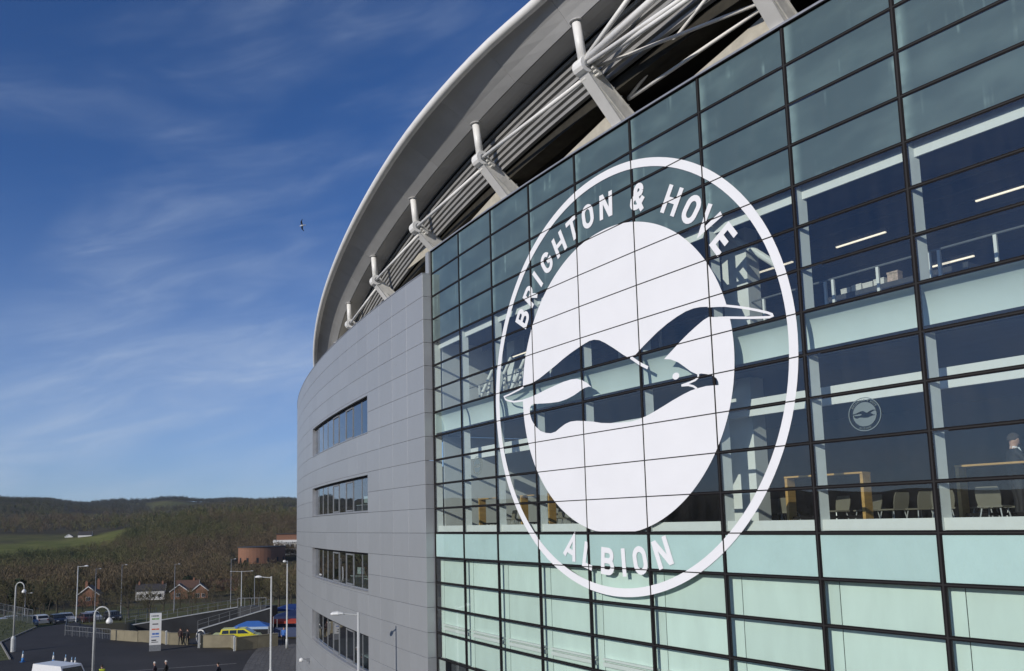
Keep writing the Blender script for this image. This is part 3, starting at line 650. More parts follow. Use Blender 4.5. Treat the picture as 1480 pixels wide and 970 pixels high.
BS = [7.6 + 6.1 * 2, 7.6 + 6.1, 7.6, 2.0, -4.2, -10.4, -16.6, -22.8, -29.0]
segs = [(-58 + 3.1 * k + 0.8, -58 + 3.1 * (k + 1) + 0.8) for k in range(26)]
soffit_strip(lambda s: (de(s) - 0.2, ze(s) - 0.12), lambda s: (dt2(s) + 0.0, zt2(s) + 0.02), 'soffit_panel', M_soffit, segs)
soffit_strip(lambda s: (dt2(s) - 0.03, zt2(s) + 0.02), lambda s: (dt2(s) - 0.80, zt2(s) + 0.05), 'soffit_panel', M_soffit, segs)
# roof sheet above
rs = MB()
for u, v in zip(SR[:-1], SR[1:]):
    ring = [(de(u) - 0.12, ze(u) + 0.05, de(v) - 0.12, ze(v) + 0.05)]
    rs.face([W(u, de(u) - 0.13, ze(u) + 0.08), W(v, de(v) - 0.13, ze(v) + 0.08), W(v, de(v) - 18, ze(v) + 5.5), W(u, de(u) - 18, ze(u) + 5.5)])
rs.obj('roof_sheet', M_soffit, canopy)
# louvre: ribbed sheet between soffit and the beam below
lv = MB()
NRIB = 7
for u, v in zip(SR[:-1], SR[1:]):
    prof = []
    def LP(s):
        d0, z0 = dt2(s) - 0.86, zt2(s) + 0.0; out = []
        for k in range(NRIB):
            t0 = k / NRIB
            d = d0 - 0.26 * t0; z = z0 - 1.55 * t0; h = 1.55 / NRIB
            out += [(d - 0.09, z), (d - 0.09, z - h * 0.24), (d + 0.03, z - h * 0.34), (d + 0.03, z - h * 0.90), (d - 0.09, z - h)]
        return out
    A, B = LP(u), LP(v)
    for k in range(len(A) - 1): lv.face([W(u, *A[k + 1]), W(v, *B[k + 1]), W(v, *B[k]), W(u, *A[k])])
lv.obj('louvre', M_louvre, canopy)
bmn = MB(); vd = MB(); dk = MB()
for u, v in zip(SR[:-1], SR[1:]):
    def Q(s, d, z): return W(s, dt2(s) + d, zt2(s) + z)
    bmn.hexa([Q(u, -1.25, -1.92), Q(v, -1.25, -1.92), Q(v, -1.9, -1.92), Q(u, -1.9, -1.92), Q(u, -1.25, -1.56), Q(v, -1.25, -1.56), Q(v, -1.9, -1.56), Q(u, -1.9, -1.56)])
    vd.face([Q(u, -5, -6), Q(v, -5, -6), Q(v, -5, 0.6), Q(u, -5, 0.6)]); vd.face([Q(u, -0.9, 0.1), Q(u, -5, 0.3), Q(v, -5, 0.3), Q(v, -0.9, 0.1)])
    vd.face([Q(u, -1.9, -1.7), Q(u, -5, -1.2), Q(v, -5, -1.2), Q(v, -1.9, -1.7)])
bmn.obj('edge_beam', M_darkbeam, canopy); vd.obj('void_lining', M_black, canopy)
for k, (z0, z1) in enumerate(((11.6, 12.0), (12.5, 12.75))): ribbon(W, [s for s in SR if -50 <= s <= 24], -3.2 - k, -3.5 - k, z0, z1).obj('inner_beam', M_darkbeam, canopy)
# brackets
def bracket(s):
    dn, zn, dtp, ztp = dnode(s), znode(s), dtop(s), ztop(s)
    if s < -24: dn, zn, dtp, ztp = dt2(s) - 0.07, zt2(s) - 1.13, dt2(s), zt2(s)
    k = 1.0 if s > -12 else 0.8
    base_d, base_z = -0.75, 11.75
    if s < -12: base_d, base_z = dn - 1.6, zn - 1.75
    zf = 12.07 if s > -12 else 11.1
    base_d = -0.55 if s > -12 else dn - 1.35
    ax = Vector((dn - base_d, 0, zn - zf)).normalized(); nx = Vector((ax.z, 0, -ax.x))      # in (d, -, z)
    hw = 0.17
    def P(d, z, t): return W(s + t, d, z)
    b = MB()
    w0, w1 = 0.52, 0.17
    e = [(base_d + 0.42, zf), (base_d - 0.62, zf), (dn - nx.x * w1 - ax.x * 0.12, zn - nx.z * w1 - ax.z * 0.12), (dn + nx.x * w1 - ax.x * 0.12, zn + nx.z * w1 - ax.z * 0.12)]
    b.hexa([P(e[0][0], e[0][1], -hw), P(e[1][0], e[1][1], -hw), P(e[2][0], e[2][1], -hw), P(e[3][0], e[3][1], -hw), P(e[0][0], e[0][1], hw), P(e[1][0], e[1][1], hw), P(e[2][0], e[2][1], hw), P(e[3][0], e[3][1], hw)])
    br = part(b, 'roof_bracket', M_whitew)
    # cover plate proud of the outer edge
    b = MB(); g = 0.012; hv = 0.10
    q = [(e[0][0] + nx.x * g, e[0][1] + nx.z * g), (e[3][0] + nx.x * g, e[3][1] + nx.z * g)]
    b.hexa([P(*e[0], -hw - .03), P(*e[3], -hw - .03), P(*q[1], -hw - .03), P(*q[0], -hw - .03), P(*e[0], hw + .03), P(*e[3], hw + .03), P(*q[1], hw + .03), P(*q[0], hw + .03)]); b.obj('flange', M_white, br)
    g = -0.012; q = [(e[1][0] + nx.x * g, e[1][1] + nx.z * g), (e[2][0] + nx.x * g, e[2][1] + nx.z * g)]
    b = MB(); b.hexa([P(*e[1], -hw - .05), P(*e[2], -hw - .05), P(*q[1], -hw - .05), P(*q[0], -hw - .05), P(*e[1], hw + .05), P(*e[2], hw + .05), P(*q[1], hw + .05), P(*q[0], hw + .05)]); b.obj('flange', M_whitew, br)
    b = MB(); b.tube(P(dn, zn, -0.20), P(dn, zn, 0.20), 0.25, n=14); b.obj('hinge_disc', M_white, br, False)
    b = MB(); b.tube(P(dn, zn, 0.205), P(dn, zn, 0.25), 0.12, n=10); b.obj('hinge_pin', M_galv, br)
    b = MB(); b.tube(P(dn, zn + 0.15, 0), P(dtp, ztp - 0.02, 0), 0.135, 0.135, n=16); b.obj('strut', M_white, br, True)
    b = MB(); b.tube(P(dtp - 0.001, ztp + 0.005, 0), P(dtp, ztp + 0.03, 0), 0.21, n=14); b.obj('strut_plate', M_soffit, br)
    # foot plate and stiffener
    b = MB(); m = 0.45; b.hexa([P(base_d + 0.05, zf, hw + 0.01), P(base_d + 0.13, zf, hw + 0.01), P(base_d + 0.13, zf, hw + 0.05), P(base_d + 0.05, zf, hw + 0.05), P(dn - 0.5, zn - 0.6, hw + 0.01), P(dn - 0.44, zn - 0.6, hw + 0.01), P(dn - 0.44, zn - 0.6, hw + 0.05), P(dn - 0.5, zn - 0.6, hw + 0.05)]); b.obj('stiffener', M_whitew, br)
    if s > -12:
        b = MB(); d_ = -0.06; b.hexa([P(d_, 12.06, -0.2), P(d_, 12.06, -2.8), P(d_ - 0.04, 12.06, -2.8), P(d_ - 0.04, 12.06, -0.2), P(d_, 12.62, -0.2), P(d_, 12.09, -2.8), P(d_ - 0.04, 12.09, -2.8), P(d_ - 0.04, 12.62, -0.2)]); b.obj('gusset', M_beigew, br)
        for j in range(3): b = MB(); b.tube(P(dn - 0.16 - 0.1 * j, zn - 0.1 - 0.08 * j, hw), P(dn - 0.16 - 0.1 * j, zn - 0.1 - 0.08 * j, hw + 0.16), 0.07, n=8); b.obj('lug', M_whitew, br)
    # bolts on the inner flange
    for j in range(5):
        t = 0.25 + j * 0.13; d = e[1][0] + (e[2][0] - e[1][0]) * t - nx.x * 0.03; z = e[1][1] + (e[2][1] - e[1][1]) * t - nx.z * 0.03
        b = MB(); b.tube(P(d, z, hw), P(d - nx.x * 0.05, z - nx.z * 0.05, hw), 0.035, n=6); b.obj('bolt', M_galv, br)
    return br
for s in BS: bracket(s)
def nodeP(s, dd=0.0, dz=0.0):
    return W(s, (dnode(s) if s > -24 else dt2(s) - 0.07) + dd, (znode(s) if s > -24 else zt2(s) - 1.13) + dz)
for a_, b_ in zip(BS[:-1], BS[1:]):
    b = MB(); b.tube(nodeP(a_, -0.12, -0.30), nodeP(b_, 0.0, 0.0), 0.065, n=8); part(b, 'tie_tube', M_white, smooth=True)
def wt(name, a, b_, r): mb_ = MB(); mb_.tube(a, b_, r, n=10); part(mb_, name, M_white, smooth=True)
for s0, s1 in ((2.0, 7.6), (7.6, 13.7), (13.7, 19.8)):
    wt('truss_tube', nodeP(s0, 0.0, 0.12), nodeP(s1, 0.05, 0.45), 0.105); wt('truss_tube', nodeP(s0, -0.05, 0.2), W(s0 + 2.6, dtop(s0) - 0.3, 15.0), 0.075)
    wt('truss_tube', W(s0 + 0.2, 0.92, znode(s0) + 0.02), W(s1, 1.45, znode(s1) - 0.62), 0.062); wt('truss_tube', W(s0 + 0.2, 0.79, znode(s0) + 0.0), W(s1 - 0.1, 0.0, 12.85), 0.048)
    wt('truss_tube', W(s0 + 0.2, -0.38, 12.93), W(s0 + 5.5, 0.82, 13.85), 0.05); wt('truss_tube', W(s0 + 0.2, -0.40, 12.90), W(s1 - 0.2, -0.10, 12.82), 0.052)
    wt('truss_rod', W(s0 + 0.2, 0.7, znode(s0) - 0.15), W(s1, 0.9, znode(s1) + 0.5), 0.02)
# coping and ledge over the glass
ribbon(F, SM, 0.05, -0.45, 12.0, 12.055).obj('coping', M_silver, cw)
ribbon(F, SM, 0.052, 0.02, 11.965, 11.998).obj('coping', M_frame, cw)
ribbon(W, [-30 + 1.9 * k for k in range(28)], -0.95, -1.25, 11.2, 12.30).obj('ledge', M_beigew, canopy)

# ------------------------------------------------------------------ terrain
C0 = (19.81, -15.92)
def sstep(a, b, x): t = min(max((x - a) / (b - a), 0), 1); return t * t * (3 - 2 * t)
KN = [(0, -11.8), (118, -11.8), (160, -15.0), (230, -21), (340, -27.5), (430, -28), (600, -26.5), (800, -20), (1000, -9), (1300, 11), (1800, 43), (2500, 77), (3200, 100), (4500, 125), (9000, 125)]
def polar(x, y):
    dx, dy = x - C0[0], y - C0[1]; return math.hypot(dx, dy), math.degrees(atan2(dy, -dx))
def height(x, y):
    d, az = polar(x, y)
    for p, q in zip(KN[:-1], KN[1:]):
        if d <= q[0]: z = p[1] + (q[1] - p[1]) * (d - p[0]) / (q[0] - p[0]); break
    else: z = 125
    hill = sstep(4.0, 13.5, az) * (1 - sstep(45, 80, az))
    z += sstep(260, 420, d) * hill * 26 * math.exp(-((d - 950) / 220) ** 2)
    z += sstep(260, 420, d) * hill * 2.5 * math.exp(-((d - 700) / 120) ** 2)
    if d > 500: z += (4 * sin(x * 0.006 + 1) * sin(y * 0.007 + 2) + 5 * sin(az * 0.55 + 0.6) * sstep(1500, 3000, d)) * sstep(500, 1200, d)
    if d > 1300: z += sstep(1300, 2600, d) * (3.5 * sin(radians(az) * 42 + 0.8) + 3 * sin(radians(az) * 97 + 2.0)) + sstep(1300, 1700, d) * (1 - sstep(1900, 2300, d)) * 9 * sin(radians(az) * 23 + 1.2)
    # the forecourt's sunken service yard behind the concrete parapet
    d0 = 98.2 - (az - 8.5) * 1.12
    z -= 1.75 * sstep(8.4, 9.4, az) * (1 - sstep(26, 34, az)) * sstep(d0, d0 + 1.2, d) * (1 - sstep(118, 150, d))
    return z
def patch(x, y, L, q):
    return sin(x / L + q) * sin(y / L * 1.3 + 2 * q) + 0.6 * sin((x + 1.7 * y) / L * 0.6 + 3 * q) + 0.35 * sin((x - 0.6 * y) / L * 2.1 + q)
def fieldness(x, y):
    d, az = polar(x, y)
    if 128 < d < 325 and -3 < az < 20: return 0.45
    c = sstep(0.95, 1.15, patch(x, y, 95, 1.7)) * sstep(1150, 1400, d) * 0.55
    f = sstep(690 + 14 * az, 715 + 14 * az, d) * (1 - sstep(905 + 14 * az, 930 + 14 * az, d)) * (1 - sstep(7.5 + (d - 900) * 0.006, 8.3 + (d - 900) * 0.006, az)) * sstep(-9, -7, az)
    g = sstep(940, 950, d) * (1 - sstep(1040, 1060, d)) * (1 - sstep(4.6, 5.4, az)) * sstep(-12, -10, az)
    h = sstep(1980, 2020, d) * (1 - sstep(2350, 2420, d)) * sstep(9.0, 9.8, az) * (1 - sstep(21, 22, az))
    k = sstep(1500, 1560, d) * (1 - sstep(1700, 1760, d)) * sstep(4, 5, az) * (1 - sstep(12, 13, az))
    return max(f, 0.5 * g, 0.6 * h, 0.35 * k, c)
azs = []
a = -180.0
while a < 180: azs.append(a); a += 0.35 if -8 < a < 24 else (2.0 if -70 < a < 70 else 6.0)
rs_ = [0.01, 30, 60, 75]; r = 80
while r < 5000: rs_.append(r); r += 1.6 if r < 122 else (6 if r < 240 else max(10, r * 0.035))
rs_.append(5000)
vv, ff, fa = [], [], []
for r in rs_:
    for a in azs:
        x = C0[0] - r * cos(radians(a)); y = C0[1] + r * sin(radians(a)); vv.append((x, y, height(x, y) - 0.02)); fa.append(fieldness(x, y))
na = len(azs)
for i in range(len(rs_) - 1):
    for k in range(na): ff.append((i * na + k, i * na + (k + 1) % na, (i + 1) * na + (k + 1) % na, (i + 1) * na + k))
tm = bpy.data.meshes.new('ground'); tm.from_pydata(vv, [], ff); tm.polygons.foreach_set('use_smooth', [True] * len(tm.polygons))
at_ = tm.attributes.new('field', 'FLOAT', 'POINT'); at_.data.foreach_set('value', fa)
def ground_mat():
    m, n, p = principled('winter downland'); geo = n.nodes.new('ShaderNodeNewGeometry'); att = n.nodes.new('ShaderNodeAttribute'); att.attribute_name = 'field'
    def ns(sc_, det):
        z = n.nodes.new('ShaderNodeTexNoise'); z.inputs['Scale'].default_value = sc_; z.inputs['Detail'].default_value = det; n.links.new(geo.outputs['Position'], z.inputs['Vector']); return z.outputs['Fac']
    def rp(f, a, b, pa=0.35, pb=0.65):
        r = n.nodes.new('ShaderNodeValToRGB'); r.color_ramp.elements[0].color = (*a, 1); r.color_ramp.elements[1].color = (*b, 1); r.color_ramp.elements[0].position = pa; r.color_ramp.elements[1].position = pb; n.links.new(f, r.inputs[0]); return r.outputs[0]
    wood = rp(ns(0.02, 8), (0.045, 0.038, 0.025), (0.085, 0.075, 0.040)); grass = rp(ns(0.05, 6), (0.105, 0.120, 0.028), (0.170, 0.170, 0.046))
    mx = n.nodes.new('ShaderNodeMixRGB'); n.links.new(att.outputs['Fac'], mx.inputs[0]); n.links.new(wood, mx.inputs[1]); n.links.new(grass, mx.inputs[2])
    n.links.new(mx.outputs[0], p.inputs['Base Color']); p.inputs['Roughness'].default_value = 0.95; p.inputs['Specular IOR Level'].default_value = 0.1
    return m
tm.materials.append(ground_mat()); ground = put(bpy.data.objects.new('ground', tm)); ground['kind'] = 'structure'
def sheet(name, pts, z, m, kind='structure'):
    b = MB(); r_ = delaunay_2d_cdt([Vector(p) for p in pts], [], [list(range(len(pts)))], 1, 1e-6)
    for f in r_[2]: b.face([(r_[0][i].x, r_[0][i].y, z) for i in f])
    o = b.obj(name, m); o['kind'] = kind; return o
def flank_edge(off, x0, x1, n=30):
    out = []
    for k in range(n + 1):
        x = x0 + (x1 - x0) * k / n; a = math.asin(x / (RF + off)); out.append((x, RF - (RF + off) * cos(a)))
    return out
sheet('forecourt', [(-71.6, -13.0), (-86, -13.6), (-99.5, -9.4), (-103.5, -4.6), (-95, -3.0), (-82, -2.4), (-77.2, -0.4), (-72.8, 2.0), (-71.2, 3.7), (-68.8, 4.2), (-64.5, 6.7), (-65.2, 11.4), (-63.9, 13.6)] + flank_edge(0.38, -60, 30) + [(60, 12), (60, -70), (-50, -70)], KG + 0.004, M_asphalt)
lft = MB(); ribbon(lambda s, o, z: W(s, o, z), [-66 + 2 * k for k in range(47)], 4.6, 0.42, KG + 0.004, KG + 0.012, mb=lft); pav = lft.obj('pavement', M_paving); pav['kind'] = 'structure'
# paving courses near the flank's far end, where they show
pm_ = MB(); pm_.box(-0.47, 0.47, -0.21, 0.21, 0, 0.012); pv_me = pm_.mesh('paving_slab', M_paving)
for i in range(26):
    for j in range(10):
        s = -66.5 + i * 0.98 + (0.49 if j % 2 else 0); o_ = 0.75 + j * 0.44
        p = W(s, o_, KG + 0.016 + random.uniform(0, 0.002)); inst('paving_slab', pv_me, pav, p, s / RF)
# painted lines
for k, (a, b_) in enumerate((((-62, -30), (-56.5, 4.6)),)):
    a, b_ = Vector(a), Vector(b_); d = (b_ - a).normalized(); nn = Vector((-d.y, d.x)) * 0.055
    sheet('road_line', [a - nn, b_ - nn, b_ + nn, a + nn], KG + 0.009, M_line)
# grassy verge on the left with a kerb
M_grass = mat('short verge grass', (0.045, 0.060, 0.018), 0.95, var=0.35, scale=0.8, c2=(0.075, 0.08, 0.03))
sheet('verge', [(-71.5, -13.2), (-86, -13.8), (-100, -9.6), (-118, -9.5), (-118, -40), (-66, -40)], KG + 0.012, M_grass)
kb = MB()
for a, b_ in (((-71.5, -13.2), (-86, -13.8)), ((-86, -13.8), (-100, -9.6))):
    a, b_ = Vector(a), Vector(b_); nn = Vector((-(b_ - a).y, (b_ - a).x)).normalized() * 0.07
    kb.hexa([(*(a - nn), KG - 0.05), (*(b_ - nn), KG - 0.05), (*(b_ + nn), KG - 0.05), (*(a + nn), KG - 0.05), (*(a - nn), KG + 0.12), (*(b_ - nn), KG + 0.12), (*(b_ + nn), KG + 0.12), (*(a + nn), KG + 0.12)])
o = kb.obj('kerb', mat('grey kerb stone', (0.24, 0.23, 0.21), 0.85, var=0.15)); o['kind'] = 'structure'
# grass tufts on the verge
gv = MB()
for k in range(2600):
    x = random.uniform(-112, -72); y = random.uniform(-22, -9.5)
    if y > -13.3 - (0.042 * (-71.5 - x) if x > -86 else -0.3 * (-86 - x)) - 0.15: continue
    h = random.uniform(0.06, 0.2); a = random.uniform(0, pi); gv.face([(x - 0.05 * cos(a), y - 0.05 * sin(a), KG), (x + 0.05 * cos(a), y + 0.05 * sin(a), KG), (x + random.uniform(-.05, .05), y, KG + h)])
o = gv.obj('grass', M_grass); tag(o, 'short green grass tufts on the verge', 'grass', kind='stuff')

# ------------------------------------------------------------------ concrete parapets, gates, ramps, railings
def oriented(a, b_): a, b_ = Vector(a), Vector(b_); d = b_ - a; return a, d.length, atan2(d.y, d.x)
def parapet(a, b_, h, label, z=KG):
    a, L, rz = oriented(a, b_); r = empty('parapet_wall', (a.x, a.y, z), rz); n = max(1, round(L / 2.4))
    for k in range(n):
        b = MB(); x0, x1 = k * L / n + 0.008, (k + 1) * L / n - 0.008; b.box(x0, x1, -0.13, 0.13, -2.2, h - 0.06); b.obj('wall_panel', M_concrete, r)
        b = MB(); b.box(x0, x1, -0.16, 0.16, h - 0.058, h); b.obj('coping_stone', M_concrete, r)
    tag(r, label, 'wall'); return r
parapet((-81.0, -2.9), (-77.4, -0.6), 1.15, 'low warm concrete wall behind the information totem')
parapet((-77.4, -0.6), (-75.9, 1.6), 1.2, 'short warm concrete wall turning back behind the totem')
parapet((-73.0, 1.85), (-71.9, 3.55), 1.25, 'short warm concrete wall beside the two dark-coated walkers')
parapet((-68.85, 4.2), (-67.2, 7.0), 1.25, 'warm concrete wall running back beside the yellow car')
parapet((-64.5, 6.65), (-65.2, 11.2), 1.3, 'long warm concrete wall in front of the yellow car')
parapet((-75.9, 1.6), (-73.2, 2.0), 1.2, 'warm concrete wall between totem and walkers')
parapet((-71.0, 5.6), (-68.95, 4.3), 1.2, 'warm concrete wall beside the round white board')
parapet((-67.2, 7.0), (-64.7, 6.75), 1.25, 'warm concrete return wall by the white gate post')
def gatepost(x, y, label):
    r = empty('gate_post', (x, y, KG)); b = MB(); b.box(-0.09, 0.09, -0.09, 0.09, 0, 1.38); b.obj('post', M_polew, r); b = MB(); b.lathe((0, 0, 1.382), [(0.13, 0), (0.13, 0.04), (0.05, 0.09)], 4); b.obj('cap', M_polew, r)
    tag(r, label, 'post')
gatepost(-73.2, 1.55, 'white gate post at the gap beside the totem'); gatepost(-68.6, 3.95, 'white gate post between the walkers and the yellow car'); gatepost(-64.2, 6.45, 'white gate post at the corner of the long concrete wall')
def rail_on(r, L, h, z0, z1, step, mesh=True):
    n = max(2, round(L / step))
    for k in range(n + 1):
        x = L * k / n; z = z0 + (z1 - z0) * k / n; b = MB(); b.tube((x, 0, z), (x, 0, z + h), 0.035, n=6); b.obj('rail_post', M_railg, r)
    for hh in ((h, h * 0.55) if mesh else (h,)):
        b = MB(); b.tube((0, 0, z0 + hh), (L, 0, z1 + hh), 0.03, n=6); b.obj('rail', M_railg, r)
def ramp(a, za, b_, zb, label, depth=2.6):
    a, L, rz = oriented(a, b_); r = empty('ramp', (a.x, a.y, za), rz)
    b = MB(); dz = zb - za; b.hexa([(0, -0.15, -depth), (L, -0.15, -depth), (L, 0.15, -depth), (0, 0.15, -depth), (0, -0.15, -0.1), (L, -0.15, dz - 0.1), (L, 0.15, dz - 0.1), (0, 0.15, -0.1)]); b.obj('ramp_wall', M_rampd, r)
    b = MB(); b.hexa([(0, -0.2, -0.098), (L, -0.2, dz - 0.098), (L, 0.2, dz - 0.098), (0, 0.2, -0.098), (0, -0.2, 0.0), (L, -0.2, dz), (L, 0.2, dz), (0, 0.2, 0.0)]); b.obj('coping', M_polew, r)
    b = MB(); b.hexa([(0, 0.16, -0.3), (L, 0.16, dz - 0.3), (L, 1.9, dz - 0.3), (0, 1.9, -0.3), (0, 0.16, -0.16), (L, 0.16, dz - 0.16), (L, 1.9, dz - 0.16), (0, 1.9, -0.16)]); b.obj('deck', M_asphalt, r)
    rail_on(r, L, 1.05, 0.0, dz, 1.3); tag(r, label, 'ramp'); return r
ramp((-98.5, 1.0), -12.2, (-96.0, 15.3), -10.42, 'long dark walled ramp with railing rising behind the yellow car')
ramp((-85.6, 7.6), -11.9, (-84.4, 16.4), -9.7, 'short dark walled ramp with railing nearer the yellow car')
r = empty('landing', (-92.2, 14.3, -13.6)); b = MB(); b.hexa([(0, 0, 0), (4.8, 2.4, 0), (4.0, 4.2, 0), (-0.8, 1.8, 0), (0, 0, 3.55), (4.8, 2.4, 3.8), (4.0, 4.2, 3.8), (-0.8, 1.8, 3.55)]); b.obj('landing_wall', M_rampd, r)
for k in range(5):
    t = k / 4; b = MB(); b.tube((4.8 * t, 2.4 * t, 3.55 + 0.25 * t), (4.8 * t, 2.4 * t, 4.65 + 0.25 * t), 0.035, n=6); b.obj('rail_post', M_galv, r)
b = MB(); b.tube((0, 0, 4.65), (4.8, 2.4, 4.9), 0.035, n=6); b.obj('rail', M_galv, r); tag(r, 'ramp landing with pale square railing above the dark ramps', 'landing')
def fence(a, b_, h, step, label, z=KG):
    a, L, rz = oriented(a, b_); r = empty('railing', (a.x, a.y, z), rz); rail_on(r, L, h, 0, 0, step)
    n = int(L / 0.28); b = MB()
    for k in range(n): x = 0.14 + k * 0.28; b.box(x - 0.008, x + 0.008, -0.008, 0.008, 0.1, h - 0.02)
    o = b.obj('balusters', M_galv, r); o['kind'] = 'stuff'; tag(r, label, 'railing')
fence((-88.3, -7.1), (-81.2, -3.0), 1.15, 1.4, 'grey metal railing from the forecourt edge to the concrete wall')
fence((-100.5, -5.9), (-89.0, -7.0), 1.15, 1.4, 'grey metal railing along the far side of the forecourt road')
fence((-104.0, -9.8), (-121, -14), 1.9, 2.2, 'tall grey mesh fence in front of the parked cars', KG)
fence((-100.6, -5.7), (-104.5, 6.0), 1.15, 1.4, 'grey metal railing running behind the tall lamp post')
# foot of the forecourt railing
r = empty('round_board', (-71.3, 4.75, KG), 0.6); b = MB(); b.path([(0.62 * cos(k * pi / 12), 0, 0.75 + 0.72 * sin(k * pi / 12)) for k in range(24)], 0.06, 6, closed=True); b.obj('rim', M_render, r)
b = MB(); b.face([(0.57 * cos(k * pi / 12), 0, 0.75 + 0.67 * sin(k * pi / 12)) for k in range(24)]); b.obj('board', M_winglass, r); b = MB(); b.box(-0.05, 0.05, 0.07, 0.13, 0, 0.8); b.obj('stand', M_galv, r); tag(r, 'round board with white rim beside the two walkers', 'board')
# totem sign
ti = empty('totem_sign', (-69.1, -0.3, KG), radians(80)); b = MB(); b.box(-0.56, 0.56, -0.15, 0.15, 0.62, 3.75); b.obj('sign_body', mat('white sign enamel', (0.70, 0.70, 0.68), 0.4, var=0.03), ti)
b = MB(); b.box(-0.56, 0.56, -0.14, 0.14, 0.0, 0.615); b.obj('plinth', M_galv, ti)
M_ink = mat('dark sign print', (0.05, 0.05, 0.055), 0.6)
def bars(z, h, c, segs_):
    m = mat('sign print %.2f %.2f %.2f' % c, c, 0.6)
    for x0, x1 in segs_:
        b = MB(); b.box(x0, x1, -0.156, -0.151, z, z + h); b.obj('sign_print', m, ti)
bars(3.42, 0.12, (0.06, 0.07, 0.09), ((-0.40, -0.32), (-0.25, -0.1), (-0.06, 0.08), (0.12, 0.28)))
bars(3.12, 0.13, (0.16, 0.36, 0.08), ((-0.36, 0.0), (0.04, 0.34))); bars(2.62, 0.11, (0.06, 0.06, 0.07), ((-0.30, 0.26),))
bars(2.10, 0.13, (0.62, 0.12, 0.05), ((-0.36, 0.02), (0.06, 0.36))); bars(1.62, 0.18, (0.06, 0.16, 0.48), ((-0.30, -0.04), (0.0, 0.34)))
bars(1.38, 0.08, (0.06, 0.16, 0.48), ((-0.38, 0.36),)); bars(1.02, 0.12, (0.05, 0.05, 0.055), ((-0.36, 0.1),)); bars(0.86, 0.07, (0.05, 0.05, 0.055), ((-0.36, 0.3),))
tag(ti, 'tall white sign totem with coloured panels standing on the forecourt', 'sign')

# ------------------------------------------------------------------ lamp posts
def swan(x, y, h, rz, label):
    z = height(x, y); r = empty('street_lamp', (x, y, z), rz); b = MB(); b.lathe((0, 0, 0), [(0.24, 0), (0.24, 1.35), (0.11, 1.6)], 10); b.obj('lamp_base', M_polew, r)
    b = MB(); b.path([(0, 0, 1.5), (0, 0, h - 0.55)] + [(0.48 - 0.48 * cos(k * pi / 8), 0, h - 0.55 + 0.5 * sin(k * pi / 8)) for k in range(1, 9)] + [(0.96, 0, h - 0.75)], [0.10, 0.075] + [0.055] * 9, 8); b.obj('post', M_polew, r, True)
    b = MB(); b.lathe((0.96, 0, h - 1.16), [(0.05, 0), (0.2, 0.05), (0.23, 0.17), (0.15, 0.32), (0.06, 0.42)], 12); b.obj('lamp_head', M_lens, r, True); tag(r, label, 'lamp post', 'forecourt lamp posts'); return r
swan(-77.3, -12.8, 7.05, 0.9, 'pale swan-neck lamp post with thick base standing on the grass verge')
swan(-39.8, -9.3, 7.2, 1.1, 'pale swan-neck lamp post beside the white van and steward')
def arm_lamp(x, y, h, rz, label, z=None, arm=0.9, r0=0.085, double=False, head=(0.62, 0.2, 0.16), m=M_polew):
    z = height(x, y) if z is None else z; r = empty('street_lamp', (x, y, z), rz); b = MB(); b.path([(0, 0, 0), (0, 0, 0.9), (0, 0, 0.95), (0, 0, h)], [r0 * 1.5, r0 * 1.5, r0, r0 * 0.75], 8); b.obj('post', m, r, True)
    for sg in ((1, -1) if double else (1,)):
        b = MB(); b.tube((0, 0, h - 0.12), (sg * arm, 0, h - 0.05), 0.035, n=6); b.obj('arm', m, r)
        b = MB(); hl, hw, hh = head; pr = [(0, 0.05, 0.03), (0.15, 0.6, 0.5), (0.5, 1.0, 1.0), (0.85, 0.8, 0.8), (1.0, 0.25, 0.25)]; ringv = []
        for t, kw, kh in pr:
            ringv.append([Vector((sg * (arm - 0.06 + t * hl), hw * kw * cos(q * pi / 4), h - 0.05 + hh * kh * sin(q * pi / 4) * (0.9 if sin(q * pi / 4) > 0 else 0.45))) for q in range(8)])
        for A, B in zip(ringv[:-1], ringv[1:]):
            for q in range(8): b.face([A[q], B[q], B[(q + 1) % 8], A[(q + 1) % 8]])
        b.face(ringv[0]); b.face(list(reversed(ringv[-1]))); b.obj('lamp_head', M_lens, r, True)
    tag(r, label, 'lamp post', 'lamp posts'); return r
arm_lamp(-105.6, -4.35, 8.0, radians(60), 'tall lamp post with side arm behind the forecourt railing')
arm_lamp(-62.8, 11.4, 8.75, radians(-60), 'tall pale lamp post beside the person in the blue jacket', arm=0.25, head=(0.4, 0.16, 0.2))
arm_lamp(-46.1, 4.55, 8.25, radians(-118), 'lamp post with short arm standing on the open forecourt by the flank', arm=0.75)
arm_lamp(-124.9, 23.7, 7.6, radians(62), 'double-armed lamp post above the ramp landing', arm=1.6, double=True, head=(0.5, 0.14, 0.08), z=-14.6)
for x, y, zt, h, lb in ((-178.3, 11.4, -7.2, 11, 'distant lamp post behind the brick house chimney'), (-179, 6.1, -7.9, 10, 'distant lamp post between the bare trees and brick house'), (-176.5, 22.5, -7.4, 10.5, 'distant lamp post behind the white house'), (-173.7, 34.6, -6.6, 11, 'distant lamp post in front of the dark-roofed houses'), (-130, -9.7, -9.3, 5, 'distant lamp post behind the grass verge'), (-143.5, 31.4, -9.0, 7.5, 'distant lamp post below the round brick building')):
    arm_lamp(x, y, zt - height(x, y), radians(70), lb, arm=0.7, r0=0.075, head=(0.5, 0.16, 0.10), m=M_galv)
